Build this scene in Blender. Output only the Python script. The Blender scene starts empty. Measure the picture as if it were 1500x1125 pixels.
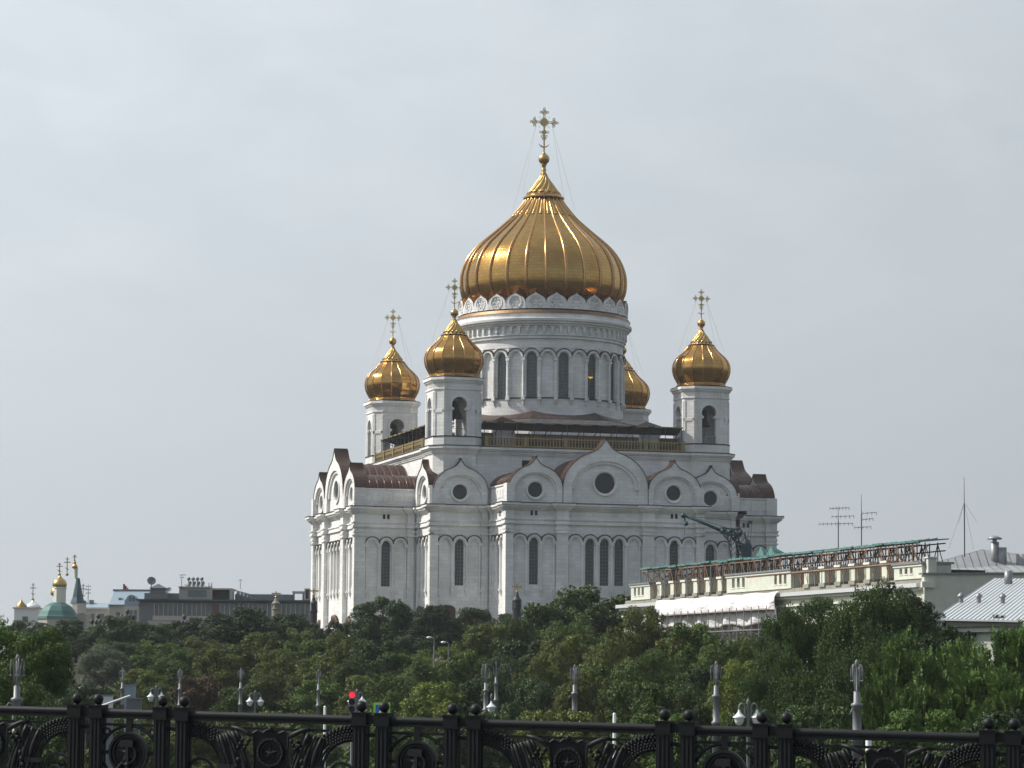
import bpy, math, random
import numpy as np
from mathutils import Matrix, Vector
R = math.radians
HAZE = .00008
PI = math.pi
random.seed(7)
sc = bpy.context.scene
col = sc.collection

# ------------------------------------------------------------------ camera
FPX, PITCH, ROLL, YAW = 4561.3, 5.809, 0.432, 0.564
_y, _p, _r = R(YAW), R(PITCH), R(ROLL)
r0 = Vector((math.cos(_y), math.sin(_y), 0)); f0 = Vector((-math.sin(_y), math.cos(_y), 0)); zu = Vector((0, 0, 1))
FW = f0 * math.cos(_p) + zu * math.sin(_p)
UP0 = -f0 * math.sin(_p) + zu * math.cos(_p)
RT = r0 * math.cos(_r) + UP0 * math.sin(_r)
UP = -r0 * math.sin(_r) + UP0 * math.cos(_r)
cd = bpy.data.cameras.new('camera'); cam = bpy.data.objects.new('camera', cd); col.objects.link(cam)
cam.matrix_world = Matrix(((RT.x, UP.x, -FW.x, 0), (RT.y, UP.y, -FW.y, 0), (RT.z, UP.z, -FW.z, 0), (0, 0, 0, 1)))
cd.sensor_width = 36; cd.lens = FPX / 1500 * 36; cd.clip_start = 0.5; cd.clip_end = 9000
sc.camera = cam

def at(px, py, dep):
    """world point seen at a pixel of the 1500 x 1125 photograph, at distance dep"""
    d = FW * FPX + RT * (px - 750) + UP * (562.5 - py)
    return d * (dep / d.y)

# ------------------------------------------------------------------ sky and sun
SUN_AZ, SUN_EL = -97, 44          # azimuth from the direction back to the camera, towards the left of the picture
sunv = Vector((math.sin(R(SUN_AZ)) * math.cos(R(SUN_EL)), -math.cos(R(SUN_AZ)) * math.cos(R(SUN_EL)), math.sin(R(SUN_EL))))
ld = bpy.data.lights.new('sun', 'SUN'); ld.energy = 4.6; ld.angle = R(0.6); ld.color = (1.0, 0.95, 0.87)
sun = bpy.data.objects.new('sun', ld); col.objects.link(sun)
sun.rotation_mode = 'QUATERNION'; sun.rotation_quaternion = sunv.to_track_quat('Z', 'Y'); sun.location = (0, 0, 300)
w = bpy.data.worlds.new('World'); sc.world = w; w.use_nodes = True
nt = w.node_tree; nt.nodes.clear()
N = nt.nodes.new; Lk = nt.links.new
sky = N('ShaderNodeTexSky'); sky.sky_type = 'NISHITA'; sky.sun_disc = False
sky.sun_elevation = R(SUN_EL); sky.sun_rotation = math.atan2(sunv.x, sunv.y)
sky.air_density = 1.0; sky.dust_density = 3.0; sky.ozone_density = 1.0
tc = N('ShaderNodeTexCoord'); mp = N('ShaderNodeMapping'); mp.inputs['Scale'].default_value = (11, 11, 24); mp.inputs['Rotation'].default_value = (0, R(12), R(-10))
no = N('ShaderNodeTexNoise'); no.inputs['Scale'].default_value = 1.6; no.inputs['Detail'].default_value = 5; no.inputs['Roughness'].default_value = .5; no.inputs['Distortion'].default_value = .35
rp = N('ShaderNodeValToRGB'); rp.color_ramp.elements[0].position = .38; rp.color_ramp.elements[0].color = (0, 0, 0, 1); rp.color_ramp.elements[1].position = .70; rp.color_ramp.elements[1].color = (1, 1, 1, 1)
# thin veil of cloud, pale grey, over the clear sky
sp = N('ShaderNodeSeparateXYZ'); mr = N('ShaderNodeMapRange'); mr.inputs['From Min'].default_value = -.02; mr.inputs['From Max'].default_value = .24; mr.clamp = True
hz = N('ShaderNodeMix'); hz.data_type = 'RGBA'; hz.inputs['A'].default_value = (5.0, 5.38, 5.68, 1); hz.inputs['B'].default_value = (6.35, 7.0, 7.5, 1)
mixc = N('ShaderNodeMix'); mixc.data_type = 'RGBA'; mixc.inputs['B'].default_value = (7.5, 7.95, 8.35, 1)
mul = N('ShaderNodeMath'); mul.operation = 'MULTIPLY'; mul.inputs[1].default_value = .5
m2 = N('ShaderNodeMix'); m2.data_type = 'RGBA'; vf = N('ShaderNodeMapRange'); vf.inputs['From Min'].default_value = -.5; vf.inputs['From Max'].default_value = .55; vf.inputs['To Min'].default_value = .38; vf.inputs['To Max'].default_value = .94; vf.clamp = True; Lk(sp.outputs['Y'], vf.inputs['Value']); Lk(vf.outputs['Result'], m2.inputs['Factor'])
bg = N('ShaderNodeBackground'); bg.inputs['Strength'].default_value = 0.1
out = N('ShaderNodeOutputWorld')
Lk(tc.outputs['Generated'], mp.inputs['Vector']); Lk(mp.outputs['Vector'], no.inputs['Vector']); Lk(no.outputs['Fac'], rp.inputs['Fac'])
Lk(tc.outputs['Generated'], sp.inputs['Vector']); Lk(sp.outputs['Z'], mr.inputs['Value']); Lk(mr.outputs['Result'], hz.inputs['Factor'])
mx2 = N('ShaderNodeMath'); mx2.operation = 'MULTIPLY'
Lk(rp.outputs['Color'], mul.inputs[0]); Lk(mul.outputs[0], mx2.inputs[0]); m5 = N('ShaderNodeMapRange'); m5.inputs['From Min'].default_value = .07; m5.inputs['From Max'].default_value = .2; Lk(sp.outputs['Z'], m5.inputs['Value']); Lk(m5.outputs['Result'], mx2.inputs[1])
Lk(mx2.outputs[0], mixc.inputs['Factor']); Lk(hz.outputs['Result'], mixc.inputs['A'])
Lk(sky.outputs['Color'], m2.inputs['A']); Lk(mixc.outputs['Result'], m2.inputs['B']); lf = N('ShaderNodeMapRange'); lf.inputs['From Min'].default_value = .2; lf.inputs['From Max'].default_value = -.2; lf.inputs['To Min'].default_value = .84; lf.inputs['To Max'].default_value = 1.09; Lk(sp.outputs['X'], lf.inputs['Value']); m6 = N('ShaderNodeMix'); m6.data_type = 'RGBA'; m6.blend_type = 'MULTIPLY'; m6.inputs['Factor'].default_value = 1; Lk(m2.outputs['Result'], m6.inputs['A']); Lk(lf.outputs['Result'], m6.inputs['B']); Lk(m6.outputs['Result'], bg.inputs['Color']); Lk(bg.outputs[0], out.inputs['Surface'])
sc.view_settings.view_transform = 'Standard'; sc.view_settings.look = 'None'; sc.view_settings.gamma = 1; sc.view_settings.exposure = 0.1
sc.view_settings.use_curve_mapping = False
sc.render.engine = 'CYCLES'
sc.cycles.use_denoising = True
sc.cycles.max_bounces = 6; sc.cycles.transparent_max_bounces = 8; sc.cycles.volume_bounces = 0; sc.cycles.caustics_reflective = False

# ------------------------------------------------------------------ materials
M = {}
def nodemat(name):
    m = bpy.data.materials.new(name); m.use_nodes = True; n = m.node_tree; b = n.nodes['Principled BSDF']; M[name] = m
    return m, n, b
def setspec(b, v): b.inputs['Specular IOR Level'].default_value = v
def plain(name, c, rough=.6, metal=0, spec=.4, var=.25, scale=3.0):
    """even material whose colour wanders a little with a noise in object space"""
    m, n, b = nodemat(name)
    t = n.nodes.new('ShaderNodeTexCoord'); x = n.nodes.new('ShaderNodeTexNoise'); x.inputs['Scale'].default_value = scale; x.inputs['Detail'].default_value = 5
    mx = n.nodes.new('ShaderNodeMix'); mx.data_type = 'RGBA'
    mx.inputs['A'].default_value = tuple(k * (1 - var) for k in c) + (1,); mx.inputs['B'].default_value = tuple(min(1, k * (1 + var)) for k in c) + (1,)
    n.links.new(t.outputs['Object'], x.inputs['Vector']); n.links.new(x.outputs['Fac'], mx.inputs['Factor']); n.links.new(mx.outputs['Result'], b.inputs['Base Color'])
    b.inputs['Roughness'].default_value = rough; b.inputs['Metallic'].default_value = metal; setspec(b, spec)
    return m
def stone(name, base, bw, bh, rnd=False, stain=.35, mort=.86):
    m, n, b = nodemat(name); nn = n.nodes.new; l = n.links.new
    t = nn('ShaderNodeTexCoord'); s = nn('ShaderNodeSeparateXYZ'); c = nn('ShaderNodeCombineXYZ')
    l(t.outputs['Object'], s.inputs[0])
    if rnd:
        a = nn('ShaderNodeMath'); a.operation = 'ARCTAN2'; l(s.outputs['Y'], a.inputs[0]); l(s.outputs['X'], a.inputs[1])
        k = nn('ShaderNodeMath'); k.operation = 'MULTIPLY'; k.inputs[1].default_value = 15; l(a.outputs[0], k.inputs[0]); l(k.outputs[0], c.inputs['X'])
    else:
        a = nn('ShaderNodeMath'); a.operation = 'ADD'; l(s.outputs['X'], a.inputs[0]); l(s.outputs['Y'], a.inputs[1]); l(a.outputs[0], c.inputs['X'])
    l(s.outputs['Z'], c.inputs['Y'])
    br = nn('ShaderNodeTexBrick'); br.inputs['Scale'].default_value = 1; br.inputs['Brick Width'].default_value = bw; br.inputs['Row Height'].default_value = bh
    br.inputs['Mortar Size'].default_value = .045; br.inputs['Mortar Smooth'].default_value = .6; br.inputs['Bias'].default_value = 0
    br.inputs['Color1'].default_value = tuple(k * .92 for k in base) + (1,); br.inputs['Color2'].default_value = tuple(k * 1.08 for k in base) + (1,)
    br.inputs['Mortar'].default_value = tuple(k * mort for k in base) + (1,)
    l(c.outputs[0], br.inputs['Vector'])
    mp = nn('ShaderNodeMapping'); mp.inputs['Scale'].default_value = (.55, .55, .11); l(t.outputs['Object'], mp.inputs['Vector'])
    no = nn('ShaderNodeTexNoise'); no.inputs['Scale'].default_value = 1; no.inputs['Detail'].default_value = 7; no.inputs['Roughness'].default_value = .65; l(mp.outputs[0], no.inputs['Vector'])
    rp = nn('ShaderNodeValToRGB'); rp.color_ramp.elements[0].position = .46; rp.color_ramp.elements[1].position = .74; l(no.outputs['Fac'], rp.inputs['Fac'])
    mu = nn('ShaderNodeMath'); mu.operation = 'MULTIPLY'; mu.inputs[1].default_value = stain; l(rp.outputs['Color'], mu.inputs[0])
    mx = nn('ShaderNodeMix'); mx.data_type = 'RGBA'; mx.inputs['B'].default_value = (base[0] * .66, base[1] * .61, base[2] * .53, 1)
    l(mu.outputs[0], mx.inputs['Factor']); l(br.outputs['Color'], mx.inputs['A'])
    n2 = nn('ShaderNodeTexNoise'); n2.inputs['Scale'].default_value = .22; n2.inputs['Detail'].default_value = 4; l(t.outputs['Object'], n2.inputs['Vector'])
    mr = nn('ShaderNodeMapRange'); mr.inputs['From Min'].default_value = .3; mr.inputs['From Max'].default_value = .7; mr.inputs['To Min'].default_value = .86; mr.inputs['To Max'].default_value = 1.08; l(n2.outputs['Fac'], mr.inputs['Value'])
    m3 = nn('ShaderNodeMix'); m3.data_type = 'RGBA'; m3.blend_type = 'MULTIPLY'; m3.inputs['Factor'].default_value = 1; l(mx.outputs['Result'], m3.inputs['A']); l(mr.outputs['Result'], m3.inputs['B'])
    l(m3.outputs['Result'], b.inputs['Base Color']); b.inputs['Roughness'].default_value = .75; setspec(b, .25)
    bp = nn('ShaderNodeBump'); bp.inputs['Strength'].default_value = .35; bp.inputs['Distance'].default_value = .05; l(br.outputs['Fac'], bp.inputs['Height']); bp.invert = True; l(bp.outputs[0], b.inputs['Normal'])
    return m
stone('limestone', (.79, .79, .775), 1.5, .62)
stone('limestone_round', (.79, .79, .775), 1.4, .62, rnd=True, stain=.2)
stone('limestone_carved', (.79, .79, .775), 2.2, 5.0, stain=.5, mort=.9)
def sheet_metal(name, c1, c2, rough, metal, pitch, axis='X', var=.5, depth=.6):
    m, n, b = nodemat(name); nn = n.nodes.new; l = n.links.new
    t = nn('ShaderNodeTexCoord'); wv = nn('ShaderNodeTexWave'); wv.bands_direction = axis; wv.wave_profile = 'SAW'; wv.inputs['Scale'].default_value = PI / 10 / pitch * 1.0; wv.inputs['Distortion'].default_value = 0
    l(t.outputs['Object'], wv.inputs['Vector'])
    rp = nn('ShaderNodeValToRGB'); rp.color_ramp.elements[0].position = 0; rp.color_ramp.elements[0].color = (1, 1, 1, 1); rp.color_ramp.elements[1].position = .16; rp.color_ramp.elements[1].color = (0, 0, 0, 1)
    l(wv.outputs['Fac'], rp.inputs['Fac'])
    no = nn('ShaderNodeTexNoise'); no.inputs['Scale'].default_value = .7; no.inputs['Detail'].default_value = 6; l(t.outputs['Object'], no.inputs['Vector'])
    mr = nn('ShaderNodeMapRange'); mr.inputs['From Min'].default_value = .3; mr.inputs['From Max'].default_value = .7; l(no.outputs['Fac'], mr.inputs['Value'])
    mx = nn('ShaderNodeMix'); mx.data_type = 'RGBA'; mx.inputs['A'].default_value = c1 + (1,); mx.inputs['B'].default_value = c2 + (1,); l(mr.outputs[0], mx.inputs['Factor'])
    m4 = nn('ShaderNodeMix'); m4.data_type = 'RGBA'; m4.blend_type = 'MULTIPLY'; m4.inputs['B'].default_value = (var, var, var, 1); l(rp.outputs['Color'], m4.inputs['Factor']); l(mx.outputs['Result'], m4.inputs['A'])
    l(m4.outputs['Result'], b.inputs['Base Color']); b.inputs['Roughness'].default_value = rough; b.inputs['Metallic'].default_value = metal
    bp = nn('ShaderNodeBump'); bp.inputs['Strength'].default_value = depth; bp.inputs['Distance'].default_value = .12; l(rp.outputs['Color'], bp.inputs['Height']); l(bp.outputs[0], b.inputs['Normal'])
    return m
sheet_metal('copper', (.060, .036, .028), (.12, .062, .045), .42, .55, 1.3, 'X', .55)
sheet_metal('copper_side', (.060, .036, .028), (.11, .056, .040), .42, .55, 1.3, 'Y', .55)
plain('copper_dark', (.045, .033, .030), .5, .4)
plain('copper_seam', (.20, .13, .10), .3, .8)
plain('copper_cap', (.078, .046, .036), .42, .6, var=.4, scale=.8)
sheet_metal('zinc_roof', (.40, .44, .46), (.50, .54, .56), .38, .35, .62, 'X', .62)
sheet_metal('grey_roof', (.28, .29, .295), (.36, .37, .375), .5, .2, .8, 'X', .7)
sheet_metal('green_roof', (.07, .19, .175), (.13, .28, .255), .45, .1, 1.1, 'X', .55)
def gold_mat(name, base, rough, tile=True, bw=.75, bh=.42):
    m, n, b = nodemat(name); nn = n.nodes.new; l = n.links.new
    b.inputs['Metallic'].default_value = 1
    t = nn('ShaderNodeTexCoord'); uv = nn('ShaderNodeUVMap')
    no = nn('ShaderNodeTexNoise'); no.inputs['Scale'].default_value = .45; no.inputs['Detail'].default_value = 5; l(t.outputs['Object'], no.inputs['Vector'])
    if tile:
        br = nn('ShaderNodeTexBrick'); br.inputs['Scale'].default_value = 1; br.inputs['Brick Width'].default_value = bw; br.inputs['Row Height'].default_value = bh
        br.inputs['Mortar Size'].default_value = .035; br.inputs['Mortar Smooth'].default_value = .3; br.offset = 0.5
        br.inputs['Color1'].default_value = tuple(k * .86 for k in base) + (1,); br.inputs['Color2'].default_value = tuple(min(1, k * 1.06) for k in base) + (1,)
        br.inputs['Mortar'].default_value = (base[0] * .55, base[1] * .42, base[2] * .35, 1)
        l(uv.outputs[0], br.inputs['Vector'])
        mx = nn('ShaderNodeMix'); mx.data_type = 'RGBA'; mx.inputs['B'].default_value = (base[0] * .82, base[1] * .60, base[2] * .5, 1); l(br.outputs['Color'], mx.inputs['A'])
        mr = nn('ShaderNodeMapRange'); mr.inputs['From Min'].default_value = .45; mr.inputs['From Max'].default_value = .72; mr.inputs['To Max'].default_value = .6; l(no.outputs['Fac'], mr.inputs['Value']); l(mr.outputs[0], mx.inputs['Factor'])
        l(mx.outputs['Result'], b.inputs['Base Color'])
        bp = nn('ShaderNodeBump'); bp.inputs['Strength'].default_value = .16; bp.inputs['Distance'].default_value = .02
        # every sheet is dented a little differently
        wn = nn('ShaderNodeTexNoise'); wn.inputs['Scale'].default_value = 1.1; l(t.outputs['Object'], wn.inputs['Vector'])
        ad = nn('ShaderNodeMath'); ad.operation = 'ADD'; l(br.outputs['Fac'], ad.inputs[0]); l(wn.outputs['Fac'], ad.inputs[1])
        l(ad.outputs[0], bp.inputs['Height']); l(bp.outputs[0], b.inputs['Normal'])
    else:
        b.inputs['Base Color'].default_value = base + (1,)
    mr2 = nn('ShaderNodeMapRange'); mr2.inputs['From Min'].default_value = .3; mr2.inputs['From Max'].default_value = .7; mr2.inputs['To Min'].default_value = rough * .8; mr2.inputs['To Max'].default_value = rough * 1.35
    l(no.outputs['Fac'], mr2.inputs['Value']); l(mr2.outputs[0], b.inputs['Roughness'])
    return m
gold_mat('gold', (.52, .325, .10), .15, bw=.95, bh=.6)
gold_mat('gold_small', (.53, .315, .095), .15, bw=1.1, bh=.6)
gold_mat('gold_rib', (.50, .29, .11), .24, tile=False)
gold_mat('gold_cross', (.58, .45, .19), .42, tile=False)
gold_mat('gold_dull', (.22, .14, .085), .42, tile=False)
gold_mat('gold_plain', (.50, .34, .13), .33, tile=False)
gold_mat('gold_old', (.36, .27, .12), .5, tile=False)
plain('gold_paint', (.27, .215, .09), .5, .4, var=.15)
plain('bronze_relief', (.075, .045, .035), .55, .5, var=.5, scale=1.5)
plain('bell_bronze', (.05, .06, .055), .5, .6)
def glassmat(name, c, rough=.12, scale=.7):
    m = plain(name, c, rough, 0, .6, .45, scale); return m
glassmat('window_glass', (.045, .055, .062)); glassmat('icon_glass', (.02, .022, .022), .35, 2.5); glassmat('drum_glass', (.085, .10, .105), .15)
plain('muntin', (.16, .18, .18), .5)
plain('gallery_wall', (.16, .125, .10), .8)
plain('dark_opening', (.012, .013, .015), .8)
plain('cast_iron', (.0065, .0075, .0085), .6, .1, .25, .45, 7)
plain('rail_iron', (.012, .0132, .0148), .55, .15, .3, .4, 7)
plain('lamp_paint', (.17, .18, .19), .45, .1, .4, .15, 6)
plain('lamp_dark', (.04, .04, .042), .5, .3)
plain('lamp_milk', (.75, .77, .78), .25, 0, .5, .06)
plain('cream', (.60, .62, .53), .8, 0, .2, .2, 1.4)
plain('cream_white', (.66, .68, .60), .8, 0, .2, .12, .8)
plain('old_stone', (.26, .25, .21), .85, 0, .2, .4, 1.2)
plain('rust_steel', (.24, .155, .11), .7, .1, .3, .5, 1.5)
plain('grey_steel', (.25, .26, .27), .5, .4, .4, .3, 2)
plain('timber', (.20, .13, .09), .8, 0, .2, .4, 1.5)
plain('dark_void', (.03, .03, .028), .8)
plain('crane_paint', (.030, .065, .085), .5, .1, .4, .35, 1)
plain('asphalt', (.05, .05, .052), .85, 0, .2, .2, 2); plain('paving', (.20, .195, .19), .85, 0, .2, .15, 2); plain('road_paint', (.7, .7, .68), .7)
plain('bark', (.055, .045, .035), .9, 0, .1, .4, 4); plain('birch_bark', (.13, .125, .11), .8, 0, .2, .5, 3)
plain('bg_cream', (.42, .40, .35), .8, 0, .2, .1, .15); plain('bg_grey', (.17, .185, .20), .7, 0, .2, .15, .3); plain('bg_glass', (.10, .125, .14), .15, 0, .6, .5, .25)
plain('bg_pink', (.50, .46, .42), .8, 0, .2, .08, .2); plain('bg_blue', (.28, .36, .42), .5, .2, .3, .1, .3); plain('bg_green', (.045, .13, .12), .5, .1, .4, .2, .5); plain('bg_teal', (.045, .085, .10), .5, .1, .4, .2, .5)
plain('white_metal', (.66, .68, .68), .4, .3, .5, .08); plain('red_lens', (.35, .02, .02), .4); plain('black_plastic', (.02, .02, .02), .5); plain('sign_green', (.28, .62, .04), .5, var=.05); plain('sign_blue', (.02, .12, .45), .5, var=.05); plain('sign_white', (.8, .8, .8), .5, var=.02)
plain('brown_panel', (.13, .07, .05), .7)
m, n, b = nodemat('red_light'); b.inputs['Base Color'].default_value = (.6, .01, .02, 1); b.inputs['Emission Color'].default_value = (1, .03, .05, 1); b.inputs['Emission Strength'].default_value = 1.1
m, n, b = nodemat('warm_lamp'); b.inputs['Base Color'].default_value = (.5, .3, .05, 1); b.inputs['Emission Color'].default_value = (1, .62, .12, 1); b.inputs['Emission Strength'].default_value = .7
m, n, b = nodemat('tarp')
t_ = n.nodes.new('ShaderNodeTexCoord'); no_ = n.nodes.new('ShaderNodeTexNoise'); no_.inputs['Scale'].default_value = .9; no_.inputs['Detail'].default_value = 6; no_.inputs['Distortion'].default_value = 1.0
bp_ = n.nodes.new('ShaderNodeBump'); bp_.inputs['Strength'].default_value = .7; bp_.inputs['Distance'].default_value = .4
n.links.new(t_.outputs['Object'], no_.inputs['Vector']); n.links.new(no_.outputs['Fac'], bp_.inputs['Height']); n.links.new(bp_.outputs[0], b.inputs['Normal'])
b.inputs['Base Color'].default_value = (.72, .72, .73, 1); b.inputs['Roughness'].default_value = .3
m, n, b = nodemat('netting')          # loosely woven mesh: part of the light goes through
tr_ = n.nodes.new('ShaderNodeBsdfTransparent'); ms_ = n.nodes.new('ShaderNodeMixShader'); no_ = n.nodes.new('ShaderNodeTexNoise'); t_ = n.nodes.new('ShaderNodeTexCoord'); mp_ = n.nodes.new('ShaderNodeMapping'); mp_.inputs['Scale'].default_value = (1.2, 1.2, .25)
mr_ = n.nodes.new('ShaderNodeMapRange'); mr_.inputs['From Min'].default_value = .35; mr_.inputs['From Max'].default_value = .65; mr_.inputs['To Min'].default_value = .35; mr_.inputs['To Max'].default_value = .8
n.links.new(t_.outputs['Object'], mp_.inputs['Vector']); n.links.new(mp_.outputs[0], no_.inputs['Vector']); n.links.new(no_.outputs['Fac'], mr_.inputs['Value']); n.links.new(mr_.outputs[0], ms_.inputs['Fac'])
n.links.new(tr_.outputs[0], ms_.inputs[1]); n.links.new(b.outputs[0], ms_.inputs[2]); n.links.new(ms_.outputs[0], n.nodes['Material Output'].inputs['Surface'])
b.inputs['Base Color'].default_value = (.34, .37, .35, 1); b.inputs['Roughness'].default_value = .8
def leafmat(name, c, trans=.14, var=.45):
    m, n, b = nodemat(name); nn = n.nodes.new; l = n.links.new
    t = nn('ShaderNodeTexCoord'); no = nn('ShaderNodeTexNoise'); no.inputs['Scale'].default_value = .55; no.inputs['Detail'].default_value = 3; l(t.outputs['Object'], no.inputs['Vector'])
    ge = nn('ShaderNodeNewGeometry')
    mr = nn('ShaderNodeMapRange'); mr.inputs['From Min'].default_value = .3; mr.inputs['From Max'].default_value = .7; l(no.outputs['Fac'], mr.inputs['Value'])
    ad = nn('ShaderNodeMath'); ad.operation = 'MULTIPLY_ADD'; ad.inputs[1].default_value = .5; l(ge.outputs['Random Per Island'], ad.inputs[0])
    h = nn('ShaderNodeMath'); h.operation = 'MULTIPLY'; h.inputs[1].default_value = .5; l(mr.outputs[0], h.inputs[0]); l(h.outputs[0], ad.inputs[2])
    mx = nn('ShaderNodeMix'); mx.data_type = 'RGBA'; l(ad.outputs[0], mx.inputs['Factor'])
    mx.inputs['A'].default_value = (c[0] * (1 - var), c[1] * (1 - var), c[2] * (1 - var * .7), 1); mx.inputs['B'].default_value = (c[0] * (1 + var * 1.3), c[1] * (1 + var), c[2] * (1 + var * .3), 1)
    l(mx.outputs['Result'], b.inputs['Base Color']); oi = nn('ShaderNodeObjectInfo'); om = nn('ShaderNodeMapRange'); om.inputs['To Min'].default_value = .72; om.inputs['To Max'].default_value = 1.32; l(oi.outputs['Random'], om.inputs['Value'])
    ml = nn('ShaderNodeMix'); ml.data_type = 'RGBA'; ml.blend_type = 'MULTIPLY'; ml.inputs['Factor'].default_value = 1; l(mx.outputs['Result'], ml.inputs['A']); l(om.outputs['Result'], ml.inputs['B']); l(ml.outputs['Result'], b.inputs['Base Color']); mx = ml
    b.inputs['Roughness'].default_value = .5; setspec(b, .22)
    tl = nn('ShaderNodeBsdfTranslucent'); ms = nn('ShaderNodeMixShader'); ms.inputs['Fac'].default_value = trans
    l(mx.outputs['Result'], tl.inputs['Color']); l(b.outputs[0], ms.inputs[1]); l(tl.outputs[0], ms.inputs[2]); l(ms.outputs[0], n.nodes['Material Output'].inputs['Surface'])
    return m
leafmat('leaf_dark', (.036, .070, .022), .15); leafmat('leaf_mid', (.064, .112, .022), .15); leafmat('leaf_olive', (.092, .122, .026), .15); leafmat('leaf_bright', (.078, .150, .020), .15); leafmat('leaf_yellow', (.105, .145, .022), .15)
leafmat('leaf_silver', (.13, .165, .12), .15); leafmat('leaf_birch', (.046, .086, .022), .15); leafmat('leaf_ash', (.070, .132, .030), .15); leafmat('leaf_brown', (.085, .062, .030)); leafmat('leaf_sheen', (.060, .098, .045), .22)

# ------------------------------------------------------------------ mesh builder
class MB:
    def __init__(s, T=None): s.v = []; s.f = []; s.m = []; s.sm = []; s.uv = []; s.T = T; s.mats = []
    def mi(s, mat):
        if mat not in s.mats: s.mats.append(mat)
        return s.mats.index(mat)
    def add(s, vs, fs, mat, smooth=False, uvs=None):
        k = len(s.v); T = s.T
        for p in vs:
            p = Vector(p); s.v.append(tuple(T @ p) if T is not None else tuple(p))
        i = s.mi(mat)
        for q, f in enumerate(fs):
            s.f.append(tuple(j + k for j in f)); s.m.append(i); s.sm.append(smooth)
            s.uv.append(uvs[q] if uvs else None)
    def box(s, x0, y0, z0, x1, y1, z1, mat):
        if x0 > x1: x0, x1 = x1, x0
        if y0 > y1: y0, y1 = y1, y0
        s.add([(x0, y0, z0), (x1, y0, z0), (x1, y1, z0), (x0, y1, z0), (x0, y0, z1), (x1, y0, z1), (x1, y1, z1), (x0, y1, z1)],
              [(3, 2, 1, 0), (4, 5, 6, 7), (0, 1, 5, 4), (1, 2, 6, 5), (2, 3, 7, 6), (3, 0, 4, 7)], mat)
    def prism(s, pts, P, d0, d1, mat, smooth=False):
        """polygon (u, z), counter-clockwise from outside, on the plane y = -P, from offset d0 out to d1"""
        n = len(pts); vs = [(u, -(P + d1), z) for u, z in pts] + [(u, -(P + d0), z) for u, z in pts]
        s.add(vs, [tuple(range(n)), tuple(range(2 * n - 1, n - 1, -1))], mat)
        s.add(vs, [(i, i + n, (i + 1) % n + n, (i + 1) % n) for i in range(n)], mat, smooth)
    def hprism(s, pts, z0, z1, mat):
        n = len(pts); vs = [(x, y, z0) for x, y in pts] + [(x, y, z1) for x, y in pts]
        s.add(vs, [tuple(range(n - 1, -1, -1)), tuple(range(n, 2 * n))] + [(i, (i + 1) % n, (i + 1) % n + n, i + n) for i in range(n)], mat)
    def arc(s, uc, zc, ra, rb, a0, a1, P, d0, d1, mat, n=12, sx=1.0):
        """band between radii ra and rb, angles in degrees from +u, standing from d0 to d1"""
        A = [R(a0 + (a1 - a0) * i / n) for i in range(n + 1)]
        vs = []
        for a in A:
            for r, d in ((ra, d1), (rb, d1), (rb, d0), (ra, d0)): vs.append((uc + r * math.cos(a) * sx, -(P + d), zc + r * math.sin(a)))
        fs = []
        for i in range(n):
            for k in range(4): fs.append((4 * i + k, 4 * i + (k + 1) % 4, 4 * i + 4 + (k + 1) % 4, 4 * i + 4 + k))
        if abs(a1 - a0) < 359: fs += [(3, 2, 1, 0), (4 * n, 4 * n + 1, 4 * n + 2, 4 * n + 3)]
        s.add(vs, fs, mat)
    def lathe(s, prof, n, mat, c=(0, 0), smooth=True, a0=0., vscale=True, mod=None, cap=False):
        vs = []; fs = []; uvs = []; arc = [0]
        for i in range(1, len(prof)): arc.append(arc[-1] + math.hypot(prof[i][0] - prof[i - 1][0], prof[i][1] - prof[i - 1][1]))
        rm = max(p[0] for p in prof)
        for r, z in prof:
            for j in range(n):
                a = a0 + 2 * PI * j / n; rr = r * (mod(a) if mod else 1)
                vs.append((c[0] + rr * math.cos(a), c[1] + rr * math.sin(a), z))
        for i in range(len(prof) - 1):
            for j in range(n):
                fs.append((i * n + j, i * n + (j + 1) % n, (i + 1) * n + (j + 1) % n, (i + 1) * n + j))
                u0 = 2 * PI * rm * j / n; u1 = 2 * PI * rm * (j + 1) / n
                uvs.append(((u0, arc[i]), (u1, arc[i]), (u1, arc[i + 1]), (u0, arc[i + 1])))
        if cap:
            fs.append(tuple(range(n - 1, -1, -1))); uvs.append(None)
            fs.append(tuple(range((len(prof) - 1) * n, len(prof) * n))); uvs.append(None)
        s.add(vs, fs, mat, smooth, uvs)
    def tube(s, p, q, ra, rb=None, n=6, mat=None, smooth=True, caps=True):
        rb = ra if rb is None else rb; p = Vector(p); q = Vector(q); d = q - p
        if d.length < 1e-6: return
        d.normalize(); x = d.orthogonal().normalized(); y = d.cross(x)
        vs = [tuple(p + (x * math.cos(2 * PI * j / n) + y * math.sin(2 * PI * j / n)) * ra) for j in range(n)] + [tuple(q + (x * math.cos(2 * PI * j / n) + y * math.sin(2 * PI * j / n)) * rb) for j in range(n)]
        s.add(vs, [(j, (j + 1) % n, (j + 1) % n + n, j + n) for j in range(n)], mat, smooth)
        if caps: s.add(vs, [tuple(range(n - 1, -1, -1)), tuple(range(n, 2 * n))], mat)
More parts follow.
